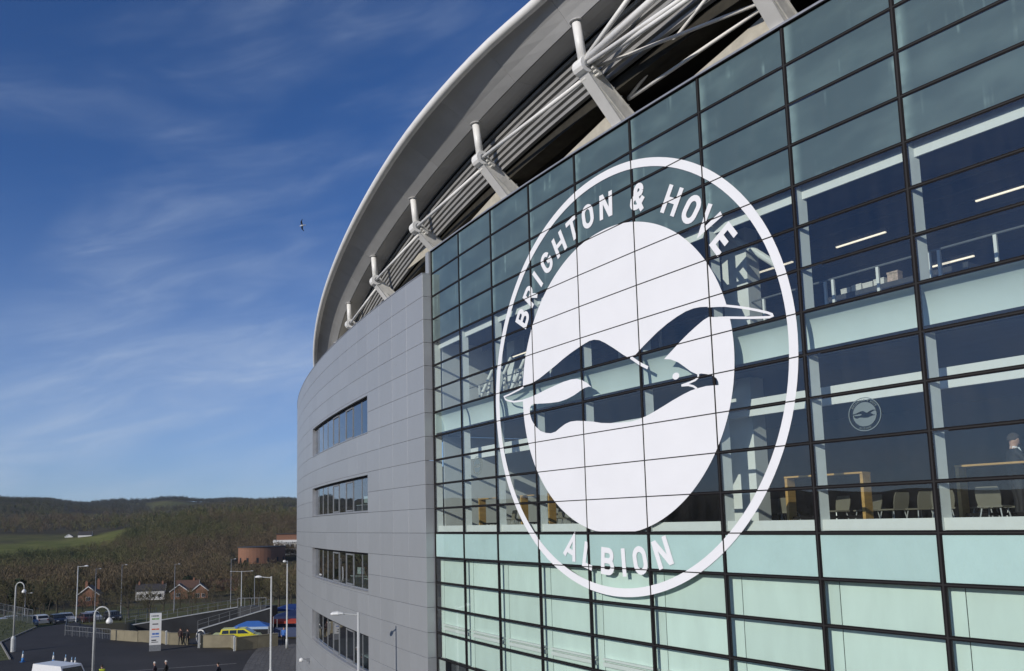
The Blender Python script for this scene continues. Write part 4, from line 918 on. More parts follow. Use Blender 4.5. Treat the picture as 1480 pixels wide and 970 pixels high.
# lamp close to the flank, casting its shadow on the panels
arm_lamp(-13.34, -1.81, -3.31 - KG, radians(-112), 'lamp post with flat white head close to the grey flank', z=KG, arm=0.62, r0=0.075, head=(0.62, 0.17, 0.13))
b = MB(); p = W(-33.9, 0.62, -8.4); r = empty('wall_lamp', p, -33.9 / RF)
b.box(-0.06, 0.06, 0.02, 0.22, -0.1, 0.1); b.obj('wall_plate', M_galv, r); b = MB(); b.tube((0, 0.05, 0), (0, -0.25, 0.12), 0.03, n=6); b.obj('arm', M_galv, r); b = MB(); b.lathe((0, -0.32, 0.0), [(0.05, -0.12), (0.16, -0.06), (0.16, 0.08), (0.05, 0.16)], 10); b.obj('lamp_head', M_lens, r, True); tag(r, 'small white lamp fixed low on the grey metal flank', 'lamp')

# ------------------------------------------------------------------ people
def hand(v, e, w, dirv, side, k=1.0):
    """palm and five finger chains"""
    d = Vector(dirv).normalized(); sd = d.cross(Vector((0, 0, 1)));
    if sd.length < 0.2: sd = Vector((0, 1, 0))
    sd.normalize(); base = len(v); palm = Vector(v[e]) + d * 0.075 * k; v.append(palm); w.append(0.026); es = [(e, base)]
    for j, (o, L) in enumerate(((-0.030, 0.060), (-0.010, 0.075), (0.010, 0.072), (0.030, 0.055))):
        a = palm + sd * o + d * 0.03; v.append(a); w.append(0.0095); v.append(a + d * L * 0.6 + Vector((0, 0.01, 0))); w.append(0.009); v.append(a + d * L + Vector((0, 0.03, 0))); w.append(0.0075)
        q = len(v); es += [(base, q - 3), (q - 3, q - 2), (q - 2, q - 1)]
    a = palm - d * 0.03 + sd * (0.045 * side); v.append(a); w.append(0.011); v.append(a + d * 0.04 + sd * (0.02 * side)); w.append(0.009); q = len(v); es += [(base, q - 2), (q - 2, q - 1)]
    return es
def person(loc, rz, H, top, legs, hair, label, pose='stand', skirt=None, vest=None):
    k = H / 1.75
    st = {'stand': 0.03, 'walk': 0.24, 'sit': 0.0}[pose]
    v = []; w = []; E_ = []
    def add(p, r): v.append(Vector(p) * k); w.append(r * k); return len(v) - 1
    pel = add((0, 0, 0.93), 0.145); wai = add((0, 0.0, 1.08), 0.135); che = add((0, 0.01, 1.30), 0.165); nek0 = add((0, 0, 1.46), 0.085); nek = add((0, 0.01, 1.52), 0.055); hd0 = add((0, 0.03, 1.60), 0.082); hd1 = add((0, 0.025, 1.69), 0.088)
    E_ += [(pel, wai), (wai, che), (che, nek0), (nek0, nek), (nek, hd0), (hd0, hd1)]
    nose = add((0, 0.125, 1.625), 0.016); E_.append((hd0, nose))
    for sg in (-1, 1):
        ear = add((sg * 0.088, 0.02, 1.63), 0.014); E_.append((hd0, ear))
        f = sg * st
        hp = add((sg * 0.095, 0, 0.88), 0.098); kn = add((sg * 0.105, f * 0.55 + 0.03, 0.49), 0.062); an = add((sg * 0.105, f - 0.02, 0.085), 0.044); toe = add((sg * 0.12, f + 0.16, 0.035), 0.036); heel = add((sg * 0.105, f - 0.06, 0.04), 0.036)
        E_ += [(pel, hp), (hp, kn), (kn, an), (an, toe), (an, heel)]
        sh = add((sg * 0.185, 0, 1.42), 0.072)
        if pose == 'sit' and sg == 1: el = add((sg * 0.25, 0.16, 1.17), 0.05); wr = add((sg * 0.14, 0.40, 1.22), 0.034)
        elif pose == 'sit': el = add((sg * 0.24, 0.10, 1.15), 0.05); wr = add((sg * 0.10, 0.34, 1.10), 0.034)
        else: el = add((sg * 0.245, -f * 0.5 - 0.02, 1.15), 0.052); wr = add((sg * 0.24, -f * 0.7 + 0.10, 0.93), 0.036)
        E_ += [(che, sh), (sh, el), (el, wr)]
        E_ += hand(v, wr, w, v[wr] - v[el], -sg, k)
    me = bpy.data.meshes.new('person'); me.from_pydata([tuple(q) for q in v], E_, [])
    o = bpy.data.objects.new('person', me); put(o); md = o.modifiers.new('Skin', 'SKIN'); 
    sv = me.skin_vertices[0].data
    for i in range(len(v)): sv[i].radius = (w[i], w[i]); sv[i].use_root = (i == 0)
    md.use_smooth_shade = True; sb = o.modifiers.new('Sub', 'SUBSURF'); sb.levels = 1; sb.render_levels = 1
    bpy.context.view_layer.update(); dg = bpy.context.evaluated_depsgraph_get(); ev = o.evaluated_get(dg); nm = bpy.data.meshes.new_from_object(ev); o.modifiers.clear(); o.data = nm; bpy.data.meshes.remove(me)
    nm.materials.clear()
    shoe = cmat((0.02, 0.02, 0.022)); mt = [M_skin, cmat(top), cmat(legs), shoe, cmat(vest) if vest else cmat(top)]
    for q in mt: nm.materials.append(q)
    idx = []
    for p in nm.polygons:
        c = p.center / k; ax = abs(c.x)
        if c.z > 1.475 and ax < 0.13: i = 0
        elif c.z < 0.09: i = 3
        elif (ax > 0.19 and c.z < 0.93) or (pose == 'sit' and c.y > 0.33): i = 0
        elif c.z < 0.86 and ax < 0.2: i = 2
        else: i = 4 if (vest and ax < 0.21) else 1
        idx.append(i); p.use_smooth = True
    nm.polygons.foreach_set('material_index', idx); nm.update()
    o.location = loc; o.rotation_euler = (0, 0, rz)
    b = MB()      # hair: a cap over skull and nape
    for i in range(6):
        for j in range(12):
            def sp(i_, j_):
                th = i_ / 6 * radians(105); ph = 2 * pi * j_ / 12; cut = 1.0 - 0.42 * max(0, sin(ph)) * (i_ / 6)
                th *= cut; return (0.098 * k * sin(th) * cos(ph), (0.02 + 0.106 * sin(th) * sin(ph)) * k, (1.665 + 0.118 * cos(th)) * k)
            b.face([sp(i, j), sp(i + 1, j), sp(i + 1, j + 1), sp(i, j + 1)])
    b.obj('hair', cmat(hair, 0.9), o, True)
    b = MB(); 
    for sg in (-1, 1): b.lathe((sg * 0.034 * k, 0.100 * k, 1.648 * k), [(0.004, -0.008), (0.011, 0), (0.004, 0.008)], 6)
    b.obj('eyes', cmat((0.03, 0.02, 0.02), 0.3), o)
    b = MB(); b.box(-0.028 * k, 0.028 * k, 0.100 * k, 0.112 * k, 1.572 * k, 1.582 * k); b.obj('mouth', cmat((0.28, 0.12, 0.10)), o)
    tag(o, label, 'person'); return o
def gp(x, y): return (x, y, height(x, y) + 0.008)
person((-71.9, 2.75, KG + 0.01), 1.2, 1.78, (0.035, 0.018, 0.020), (0.02, 0.02, 0.025), (0.03, 0.02, 0.015), 'walking person in dark maroon coat beside the round white board', 'walk')
person((-71.3, 3.35, KG + 0.01), 1.2, 1.72, (0.016, 0.017, 0.022), (0.02, 0.02, 0.025), (0.02, 0.015, 0.01), 'walking person in black coat and trousers beside the maroon coat', 'walk')
person((-65.6, 12.0, KG + 0.01), -1.9, 1.80, (0.045, 0.14, 0.42), (0.025, 0.028, 0.04), (0.05, 0.04, 0.03), 'person in a bright blue jacket walking by the tall lamp post', 'walk')
person((-50.2, -3.6, KG + 0.01), 2.9, 1.72, (0.030, 0.020, 0.032), (0.02, 0.02, 0.025), (0.55, 0.52, 0.48), 'white-haired person in dark purple coat crossing the forecourt', 'walk')
person((-50.1, -2.75, KG + 0.01), 2.9, 1.76, (0.014, 0.014, 0.016), (0.02, 0.02, 0.02), (0.60, 0.57, 0.52), 'white-haired person in black coat crossing the forecourt', 'walk')
person((-46.9, 0.6, KG + 0.01), 2.6, 1.70, (0.015, 0.017, 0.03), (0.02, 0.02, 0.03), (0.02, 0.018, 0.015), 'dark-haired person in navy coat alone on the forecourt', 'walk')
person((-50.6, -7.45, KG + 0.01), 1.6, 1.78, (0.03, 0.03, 0.035), (0.02, 0.02, 0.025), (0.03, 0.025, 0.02), 'steward in a yellow high-visibility vest beside the swan-neck lamp', 'stand', vest=(0.50, 0.60, 0.05))
man = person(W(10.95, -2.0, 0.04), radians(-48), 1.92, (0.012, 0.012, 0.015), (0.015, 0.015, 0.018), (0.05, 0.04, 0.035), 'man in dark suit and pale collar at the oak bar table', 'sit')
b = MB(); b.lathe((0, 0.012, 1.495 * 1.097), [(0.066, -0.02), (0.072, 0.02), (0.060, 0.05)], 10); b.obj('collar', cmat((0.75, 0.76, 0.78)), man)
b = MB(); b.hexa([(-0.05, 0.170, 1.40), (0.05, 0.170, 1.40), (0.05, 0.195, 1.40), (-0.05, 0.195, 1.40), (-0.06, 0.06, 1.65), (0.06, 0.06, 1.65), (0.06, 0.095, 1.65), (-0.06, 0.095, 1.65)]); b.obj('shirt_front', cmat((0.62, 0.66, 0.72)), man)

# ------------------------------------------------------------------ furniture behind the glass
def bar_table(s, o, L, label):
    r = empty('bar_table', W(s, o, 0.035), s / RF); b = MB(); b.box(0, L, -0.17, 0.17, 1.29, 1.33); b.obj('table_top', M_oak, r)
    for x in (0.0, L - 0.07): b = MB(); b.box(x, x + 0.07, -0.15, 0.15, 0, 1.288); b.obj('end_panel', M_oak, r)
    b = MB(); b.box(0.072, L - 0.072, -0.02, 0.02, 0.28, 0.34); b.obj('foot_rail', M_frame, r)
    for t in (0.36, 0.68): b = MB(); b.box(L * t - 0.02, L * t + 0.02, -0.02, 0.02, 0, 0.278); b.obj('rail_support', M_frame, r)
    tag(r, label, 'table', 'oak bar tables'); return r
bar_table(6.02, -1.5, 2.05, 'honey oak bar table standing below the small etched crest')
bar_table(10.1, -1.5, 2.6, 'honey oak bar table at which the suited man stands')
bar_table(-9.2, -1.6, 1.6, 'honey oak bar table in the corner by the grey flank')
bar_table(-5.9, -1.6, 1.9, 'honey oak bar table behind the left edge of the crest ring')
def chair():
    r = empty('chair'); b = MB(); b.box(-0.22, 0.22, -0.22, 0.22, 0.44, 0.475); b.obj('seat', M_chair, r)
    b = MB(); pr = [(-0.20, 0.47, 0.20), (-0.225, 0.60, 0.22), (-0.25, 0.74, 0.22), (-0.27, 0.84, 0.19)]
    for (y0, z0, w0), (y1, z1, w1) in zip(pr[:-1], pr[1:]): b.hexa([(-w0, y0, z0), (w0, y0, z0), (w0, y0 - 0.02, z0), (-w0, y0 - 0.02, z0), (-w1, y1, z1), (w1, y1, z1), (w1, y1 - 0.02, z1), (-w1, y1 - 0.02, z1)])
    b.obj('backrest', M_chair, r)
    for sx in (-1, 1):
        for sy in (-1, 1): b = MB(); b.tube((sx * 0.16, sy * 0.16, 0.44), (sx * 0.23, sy * 0.23, 0), 0.013, n=6); b.obj('leg', M_chrome, r)
    return r
ch0 = chair(); first = True
CHS = [(5.2, -2.6, 0.4), (6.6, -2.5, 3.0), (7.3, -2.7, 2.8), (8.35, -2.0, 1.4), (8.85, -2.2, 1.2), (9.45, -2.0, 0.6), (10.0, -2.7, 3.3), (10.75, -2.6, 3.0), (11.0, -0.85, 0.1), (11.5, -2.6, 3.1), (-8.9, -2.7, 3.0), (-8.2, -2.7, 3.2), (-5.4, -2.7, 3.1), (-4.6, -2.7, 2.9), (12.4, -2.5, 3.1), (4.2, -3.2, 1.0)]
for s, o_, rz in CHS:
    c = ch0 if first else copy_tree(ch0); first = False
    c.location = W(s, o_, 0.035); c.rotation_euler = (0, 0, rz)
    if s > 9.7: lb = 'cream shell chair with chrome legs at the suited man\'s bar table'
    elif s < -7: lb = 'cream shell chair at the corner bar table by the grey flank'
    elif s < 0: lb = 'cream shell chair behind the left edge of the crest ring'
    elif s > 8: lb = 'cream shell chair standing between the two right-hand oak bar tables'
    else: lb = 'cream shell chair at the bar table below the etched crest'
    tag(c, lb, 'chair', 'cream chairs behind the glass')
def desk(s, o_, z, label):
    r = empty('desk', W(s, o_, z), s / RF); b = MB(); b.box(-0.7, 0.7, -0.35, 0.35, 0.7, 0.74); b.obj('desk_top', M_iwhite, r)
    for sx in (-0.66, 0.62): b = MB(); b.box(sx, sx + 0.04, -0.33, 0.33, 0, 0.698); b.obj('leg', M_galv, r)
    tag(r, label, 'desk', 'office desks')
    m_ = empty('monitor', W(s + 0.2, o_ - 0.05, z + 0.742), s / RF + 0.5); b = MB(); b.box(-0.27, 0.27, -0.02, 0.02, 0.1, 0.46); b.obj('screen', M_iwhite, m_); b = MB(); b.box(-0.1, 0.1, -0.08, 0.08, 0, 0.02); b.box(-0.03, 0.03, -0.015, 0.015, 0.022, 0.098); b.obj('stand', M_galv, m_); tag(m_, label.replace('desk', 'monitor on the desk'), 'monitor', 'office monitors')
for s, zf, nm in ((-20.5, -3.14, 'third'), (-23.5, -3.14, 'third'), (-21.0, -7.14, 'lowest'), (-22.0, 0.76, 'second')): desk(s, -0.7, zf, 'white office desk behind the %s window band from the top' % nm if nm != 'lowest' else 'white office desk behind the lowest window band')

# ------------------------------------------------------------------ vehicles
def extrude(pts, y0, y1, m=None, taper=None):
    b = MB(); n_ = len(pts); A = [(x, y0, z) for x, z in pts]; B = [(x, y1, z) for x, z in pts]
    b.face(list(reversed(A))); b.face(B)
    for k in range(n_): b.face([A[k], A[(k + 1) % n_], B[(k + 1) % n_], B[k]])
    return b
def vehicle(name, loc, rz, body, cabin, glass_side, L, Wd, m, label, cat, group=None, wheels=None, wr=0.32, lights=True, detail=True, stripes=False, roofrack=False):
    r = empty(name, loc, rz); hw = Wd / 2
    o = extrude(body, -hw, hw).obj('body', m, r); bv = o.modifiers.new('Bevel', 'BEVEL'); bv.width = 0.05; bv.segments = 2
    b = MB(); n_ = len(cabin); zl = min(z for x, z in cabin); zh = max(z for x, z in cabin)
    def yy(z): return hw - 0.02 - 0.16 * (z - zl) / max(zh - zl, 0.01) * min(1, (zh - zl))
    A = [(x, -yy(z), z) for x, z in cabin]; B = [(x, yy(z), z) for x, z in cabin]; b.face(list(reversed(A))); b.face(B)
    for k in range(n_): b.face([A[k], A[(k + 1) % n_], B[(k + 1) % n_], B[k]])
    o = b.obj('cabin', m, r); bv = o.modifiers.new('Bevel', 'BEVEL'); bv.width = 0.06; bv.segments = 2
    for gl_ in glass_side:
        for sg in (-1, 1):
            b = MB(); q = [(x, sg * (yy(z) + 0.006), z) for x, z in gl_]; b.face(q if sg < 0 else list(reversed(q))); b.obj('window', M_glassd, r)
    # windscreens on the two sloping ends
    for i0, i1, sgn in ((0, 1, -1), (n_ - 1, n_ - 2, 1)):
        (x0, z0), (x1, z1) = cabin[i0], cabin[i1]; t0, t1 = 0.14, 0.88; off = 0.012 * sgn
        pa = (x0 + (x1 - x0) * t0 + off, z0 + (z1 - z0) * t0 + 0.012); pb = (x0 + (x1 - x0) * t1 + off, z0 + (z1 - z0) * t1 + 0.012)
        b = MB(); b.face([(pa[0], -yy(pa[1]) + 0.1, pa[1]), (pa[0], yy(pa[1]) - 0.1, pa[1]), (pb[0], yy(pb[1]) - 0.1, pb[1]), (pb[0], -yy(pb[1]) + 0.1, pb[1])]); b.obj('windscreen', M_glassd, r)
    for x in (wheels or (-L * 0.31, L * 0.31)):
        for sg in (-1, 1):
            b = MB(); b.tube((x, sg * (hw - 0.2), wr), (x, sg * (hw + 0.012), wr), wr, n=14); wh = b.obj('wheel', M_tyre, r); b = MB(); b.tube((x, sg * (hw + 0.013), wr), (x, sg * (hw + 0.022), wr), wr * 0.62, n=12); b.obj('rim', M_galv, wh)
    xs = [x for x, z in body]
    for sg in (-1, 1):
        b = MB(); b.box(max(xs) - 0.03, max(xs) + 0.012, sg * (hw - 0.35) - 0.16, sg * (hw - 0.35) + 0.16, 0.62, 0.76); b.obj('headlight', M_lens, r)
        b = MB(); b.box(min(xs) - 0.012, min(xs) + 0.03, sg * (hw - 0.25) - 0.1, sg * (hw - 0.25) + 0.1, 0.7, 0.9); b.obj('tail_light', cmat((0.3, 0.01, 0.01), 0.3), r)
    tag(r, label, cat, group); return r
CB = [(-2.1, 0.28), (-2.12, 0.85), (-1.9, 0.95), (1.0, 0.95), (1.9, 0.82), (2.12, 0.62), (2.12, 0.28)]
CC = [(-1.95, 0.93), (-1.45, 1.42), (0.25, 1.45), (1.05, 0.93)]
CGs = [[(-1.45, 0.99), (-1.2, 1.36), (-0.5, 1.38), (-0.5, 0.99)], [(-0.42, 0.99), (-0.42, 1.38), (0.22, 1.38), (0.80, 0.99)]]
cols = [((0.40, 0.40, 0.40), 'silver'), ((0.50, 0.50, 0.49), 'white'), ((0.25, 0.26, 0.28), 'grey'), ((0.62, 0.61, 0.6), 'white'), ((0.03, 0.035, 0.05), 'navy'), ((0.5, 0.5, 0.5), 'silver'), ((0.10, 0.05, 0.045), 'maroon'), ((0.6, 0.6, 0.6), 'white'), ((0.02, 0.02, 0.02), 'black')]
for k, (c, nm) in enumerate(cols):
    x = -116 - (k % 2) * 9 - 0.4 * k; y = -13.5 + k * 1.95; z = height(x, y)
    vehicle('parked_car', (x, y, z), radians(10 + 180 * (k % 3 == 0)) + random.uniform(-.05, .05), CB, CC, CGs, 4.2, 1.75, paint(c, nm), '%s hatchback parked in the row behind the forecourt fence' % nm, 'car', 'cars parked beyond the forecourt')
VB = [(-2.6, 0.32), (-2.62, 1.15), (1.7, 1.15), (2.45, 1.0), (2.6, 0.7), (2.6, 0.32)]
VC = [(-2.6, 1.13), (-2.5, 2.42), (0.95, 2.48), (1.85, 1.13)]
vehicle('van', (-48.2, -10.4, KG), radians(28), VB, VC, [[(0.2, 1.3), (0.2, 2.05), (0.95, 2.05), (1.45, 1.3)]], 5.2, 2.0, mat('white van paint', (0.66, 0.66, 0.66), 0.3, var=0.04), 'white van with flat roof parked by the blue and white cones', 'van', wr=0.36)
YB = [(-2.75, 0.35), (-2.78, 1.0), (-2.5, 1.18), (1.3, 1.18), (2.4, 1.05), (2.72, 0.75), (2.72, 0.35)]
YC = [(-1.75, 1.16), (-1.55, 1.70), (0.95, 1.74), (1.95, 1.16)]
yz = height(-73.0, 9.4)
yv = vehicle('emergency_car', (-72.4, 8.9, yz + 1.3), radians(66), YB, YC, [[(-1.5, 1.22), (-1.42, 1.58), (-0.75, 1.60), (-0.75, 1.22)], [(-0.66, 1.22), (-0.66, 1.60), (0.1, 1.61), (0.1, 1.22)], [(0.19, 1.22), (0.19, 1.61), (0.85, 1.61), (1.45, 1.22)]], 5.4, 1.95, paint((0.62, 0.56, 0.03), 'bright yellow'), 'bright yellow emergency vehicle behind the long concrete wall', 'car', wr=0.36)
b = MB(); b.box(-0.12, 0.12, -0.6, 0.6, 1.75, 1.84); b.obj('light_bar', mat('blue lamp lens', (0.05, 0.12, 0.5), 0.2), yv)
for sg in (-1, 1): b = MB(); b.box(-2.4, 2.3, sg * 0.982 - 0.006, sg * 0.982 + 0.006, 0.62, 0.86); b.obj('side_stripe', cmat((0.05, 0.28, 0.08), 0.4), yv)
yp = MB(); yp.face([(-79.5, 3.5, yz + 1.04), (-62, 16.5, yz + 1.04), (-70, 20, yz + 1.04), (-84, 8, yz + 1.04)]); o = yp.obj('service_yard', M_asphalt); o['kind'] = 'structure'
def stall(x, y, z, w_, d_, h, rz, c, label, c2=None):
    r = empty('canopy_stall', (x, y, z), rz); m = cmat(c, 0.6)
    for sx in (-1, 1):
        for sy in (-1, 1): b = MB(); b.box(sx * w_ / 2 - 0.04, sx * w_ / 2 + 0.04, sy * d_ / 2 - 0.04, sy * d_ / 2 + 0.04, 0, h); b.obj('leg', M_galv, r)
    b = MB(); R4 = [(-w_ / 2, -d_ / 2, h), (w_ / 2, -d_ / 2, h), (w_ / 2, d_ / 2, h), (-w_ / 2, d_ / 2, h)]; ap = [(-w_ / 6, 0, h + 0.55), (w_ / 6, 0, h + 0.55)]
    b.face([R4[0], R4[1], ap[1], ap[0]]); b.face([R4[1], R4[2], ap[1]]); b.face([R4[2], R4[3], ap[0], ap[1]]); b.face([R4[3], R4[0], ap[0]]); b.obj('canopy', m, r)
    b = MB(); e = 0.004
    for p, q in zip(R4, R4[1:] + R4[:1]): b.face([(p[0], p[1], h - 0.28), (q[0], q[1], h - 0.28), q, p])
    b.obj('valance', cmat(c2 or c, 0.6), r); b = MB(); b.box(-w_ / 2 + .1, w_ / 2 - .1, -d_ / 2 + .05, -d_ / 2 + .6, 0, 0.95); b.obj('counter', cmat((0.05, 0.07, 0.14)), r)
    tag(r, label, 'stall')
stall(-79.8, 12.8, yz + 0.2, 4.2, 2.6, 2.1, radians(62), (0.04, 0.13, 0.40), 'blue canopy stall with pale valance behind the yellow car', (0.32, 0.42, 0.55))
stall(-86.3, 18.6, -13.9, 5.0, 3.0, 2.3, radians(64), (0.34, 0.05, 0.03), 'red canopy stall behind the blue canopy')
stall(-78.5, 18.0, yz + 1.04, 5.5, 3.0, 2.3, radians(64), (0.012, 0.022, 0.075), 'dark navy canopy stall next to the grey flank')
stall(-90.0, 21.5, -13.0, 5.0, 3.0, 2.5, radians(64), (0.015, 0.04, 0.15), 'deep blue canopy stall between landing and flank')
# cones
def cone(x, y, h, label, grp=None):
    r = empty('traffic_cone', (x, y, KG + 0.005), random.uniform(0, 3)); b = MB(); b.box(-0.19, 0.19, -0.19, 0.19, 0, 0.04); b.obj('cone_base', cmat((0.03, 0.12, 0.35), 0.5), r)
    b = MB(); b.lathe((0, 0, 0.041), [(0.15, 0), (0.105, h * 0.36)], 14); b.obj('cone_body', cmat((0.05, 0.20, 0.50), 0.5), r, True)
    b = MB(); b.lathe((0, 0, 0.042 + h * 0.36), [(0.106, 0), (0.060, h * 0.34)], 14); b.obj('white_band', M_render, r, True); b = MB(); b.lathe((0, 0, 0.043 + h * 0.70), [(0.060, 0), (0.025, h * 0.29)], 14); b.obj('cone_tip', cmat((0.25, 0.42, 0.62), 0.5), r, True)
    tag(r, label, 'cone', 'blue and white cones on the forecourt')
cone(-69.2, -12.2, 1.0, 'blue and white cone alone at the foot of the verge'); cone(-66.1, -9.8, 1.05, 'blue and white cone between the lone cone and the row by the van')
for x, y in ((-64.5, -8.9), (-62.6, -8.55), (-62.2, -8.3)): cone(x, y, 0.95, 'blue and white cone in the short row of three beside the van')

# ------------------------------------------------------------------ houses
def house(name, loc, rz, L, D, eav, ridge, wallm, roofm, label, gable_front=True, chim=(), wins=(), base=-4.0, barge=True):
    """origin at ground; ridge along local y, gable faces local -y; eav, ridge heights over origin"""
    r = empty(name, loc, rz); hl = L / 2; b = MB()
    A = [(-hl, 0, base), (hl, 0, base), (hl, 0, eav), (0, 0, ridge), (-hl, 0, eav)]; B = [(x, D, z) for x, y, z in A]
    b.face(A); b.face(list(reversed(B)))
    for k in (0, 1, 4): b.face([A[k], B[k], B[(k + 1) % 5], A[(k + 1) % 5]])
    b.obj('wall', wallm, r); k = (ridge - eav) / hl; ov = 0.35; rf = MB()
    for sg in (-1, 1): rf.hexa([(0, -ov, ridge + 0.02), (sg * (hl + ov), -ov, eav - k * ov + 0.02), (sg * (hl + ov), D + ov, eav - k * ov + 0.02), (0, D + ov, ridge + 0.02), (0, -ov, ridge + 0.2), (sg * (hl + ov), -ov, eav - k * ov + 0.2), (sg * (hl + ov), D + ov, eav - k * ov + 0.2), (0, D + ov, ridge + 0.2)])
    ro = rf.obj('roof', roofm, r)
    if barge:
        for sg in (-1, 1): b = MB(); b.hexa([(0, -ov - 0.05, ridge - 0.18), (sg * (hl + ov), -ov - 0.05, eav - k * ov - 0.18), (sg * (hl + ov), -ov - 0.003, eav - k * ov - 0.18), (0, -ov - 0.003, ridge - 0.18), (0, -ov - 0.05, ridge + 0.2), (sg * (hl + ov), -ov - 0.05, eav - k * ov + 0.2), (sg * (hl + ov), -ov - 0.003, eav - k * ov + 0.2), (0, -ov - 0.003, ridge + 0.2)]); b.obj('barge_board', M_render, r)
    for (x, y, h) in chim: b = MB(); b.box(x - 0.45, x + 0.45, y - 0.35, y + 0.35, ridge - 1.2, ridge + h); b.box(x - 0.2, x + 0.2, y - 0.15, y + 0.15, ridge + h + 0.002, ridge + h + 0.4); b.obj('chimney', M_brick, ro)
    for (x, z, w_, h) in wins:
        b = MB(); b.box(x - w_ / 2 - 0.08, x + w_ / 2 + 0.08, -0.06, -0.003, z - 0.08, z + h + 0.08); wo_ = b.obj('window', M_render, r); b = MB(); b.box(x - w_ / 2, x - 0.03, -0.075, -0.062, z, z + h); b.box(x + 0.03, x + w_ / 2, -0.075, -0.062, z, z + h); b.obj('pane', M_winglass, wo_)
    tag(r, label, 'house'); return r
FR = radians(76)     # gables look back towards the forecourt
def hz(d): return -27.5
house('brick_house', (-318.5, 19.1, -26.6), FR, 7.6, 9, 3.4, 6.4, M_brick, M_tile, 'brick gabled house with two chimneys among bare trees', chim=((-1.6, 6.5, 1.5), (3.2, 2.5, 2.4)), wins=((0, 1.2, 1.4, 1.3),))
r_ = house('white_house', (-336, 50.0, -27.2), FR + radians(90), 7, 11, 3.4, 5.6, M_render, M_slate, 'long white rendered house with dark slate roof', chim=((0, 1.0, 1.0), (0, 10, 1.0)))
for k in range(4):
    b = MB(); b.box(3.503, 3.56, 1.2 + k * 2.4, 2.4 + k * 2.4, 0.6, 1.9); q = b.obj('window', M_winglass, r_)
    b = MB(); b.box(-3.56, -3.503, 1.2 + k * 2.4, 2.4 + k * 2.4, 0.6, 1.9); q = b.obj('window', M_winglass, r_)
house('brick_house', (-330, 54.4, -27.8), FR, 7.0, 9, 3.4, 6.0, M_brick, M_slate, 'brick house with white barge boards beside the white rendered house', wins=((-0.3, 1.2, 1.6, 1.3),))
house('brick_house', (-328.4, 62.3, -27.8), FR, 6.2, 9, 3.4, 5.9, M_brick, M_slate, 'smaller brick gabled house with bay window and white trim', wins=((-0.9, 0.6, 1.5, 1.6), (1.4, 0.7, 1.2, 1.3)))
house('terrace_house', (-366, 88, -27.2), FR + radians(90), 8, 15, 1.6, 4.4, M_brick, M_tile, 'brick terrace with brown tiled roof behind the gabled houses', chim=((0, 3, 1.0), (0, 12, 1.0)))
house('terrace_house', (-352, 67, -27.2), FR + radians(90), 8, 9, 2.6, 5.6, M_brick, M_tile, 'dark tiled house standing above the twin brick gables', chim=((0, 2, 0.9),))
house('brick_house', (-240, -18, -22.5), FR, 8.0, 9, 2.4, 5.2, M_brick, M_tile, 'low brown-roofed house behind the grass verge fence', barge=True)
house('farmhouse', (-975, 89, -8.5), FR + radians(90), 8, 14, 5.0, 8.6, M_render, M_slate, 'far white farmhouse at the edge of the green field')
house('farm_barn', (-985, 66, -8.5), FR, 8, 12, 3.4, 6.0, M_render, M_slate, 'small pale barn beside the far white farmhouse')
# round brick block with flat roof
r = empty('brick_block', (-556, 156, -25.2)); b = MB(); n_ = 40; rx, ry = 17.5, 12
for k in range(n_):
    a_, b_ = 2 * pi * k / n_, 2 * pi * (k + 1) / n_
    b.face([(rx * cos(a_), ry * sin(a_), 0), (rx * cos(b_), ry * sin(b_), 0), (rx * cos(b_), ry * sin(b_), 12.4), (rx * cos(a_), ry * sin(a_), 12.4)])
r.rotation_euler = (0, 0, radians(104)); b.obj('wall', M_brick, r, True)
b = MB(); b.face([(rx * 1.03 * cos(2 * pi * k / n_), ry * 1.03 * sin(2 * pi * k / n_), 13.0) for k in range(n_)])
for k in range(n_):
    a_, b_ = 2 * pi * k / n_, 2 * pi * (k + 1) / n_; b.face([(rx * 1.03 * cos(a_), ry * 1.03 * sin(a_), 12.4), (rx * 1.03 * cos(b_), ry * 1.03 * sin(b_), 12.4), (rx * 1.03 * cos(b_), ry * 1.03 * sin(b_), 13.0), (rx * 1.03 * cos(a_), ry * 1.03 * sin(a_), 13.0)])
b.obj('roof', M_slate, r)
for k in range(14):
    a_ = 2 * pi * k / 14 + 0.1; x, y = (rx + 0.05) * cos(a_), (ry + 0.05) * sin(a_); b = MB(); b.box(-0.7, 0.7, -0.1, 0.1, 2, 5.5); q = b.obj('window', M_winglass, r, loc=(x, y, 0), rz=atan2(cos(a_) * rx, -sin(a_) * ry) )
    q.rotation_euler = (0, 0, atan2(sin(a_) / ry, cos(a_) / rx) + pi / 2)
tag(r, 'round red brick block with flat roof among the trees', 'building')
r = empty('pale_block', (-585, 184, -20), radians(72))
b = MB(); b.box(-10, 18, 0, 14, 0, 9.5); b.obj('wall', M_render, r)
b = MB(); b.box(-10.6, 18.6, -0.9, 14.6, 9.502, 11.4); b.obj('roof_band', M_render, r)
b = MB(); b.box(-8, 16, 1, 13, 11.41, 15.6); b.obj('upper_storey', M_brick, r); b = MB(); b.box(-8.5, 16.5, 0.4, 13.5, 15.61, 16.2); b.obj('roof', M_slate, r)
for k in range(7): b = MB(); b.box(-9 + k * 3.8, -6.4 + k * 3.8, -0.06, -0.003, 5.2, 8.2); b.obj('window', M_winglass, r); b = MB(); b.box(-9 + k * 3.8, -6.4 + k * 3.8, -0.06, -0.003, 1.2, 4.0); b.obj('window', M_winglass, r)
tag(r, 'pale modern block with white roof band behind the round brick block', 'building')

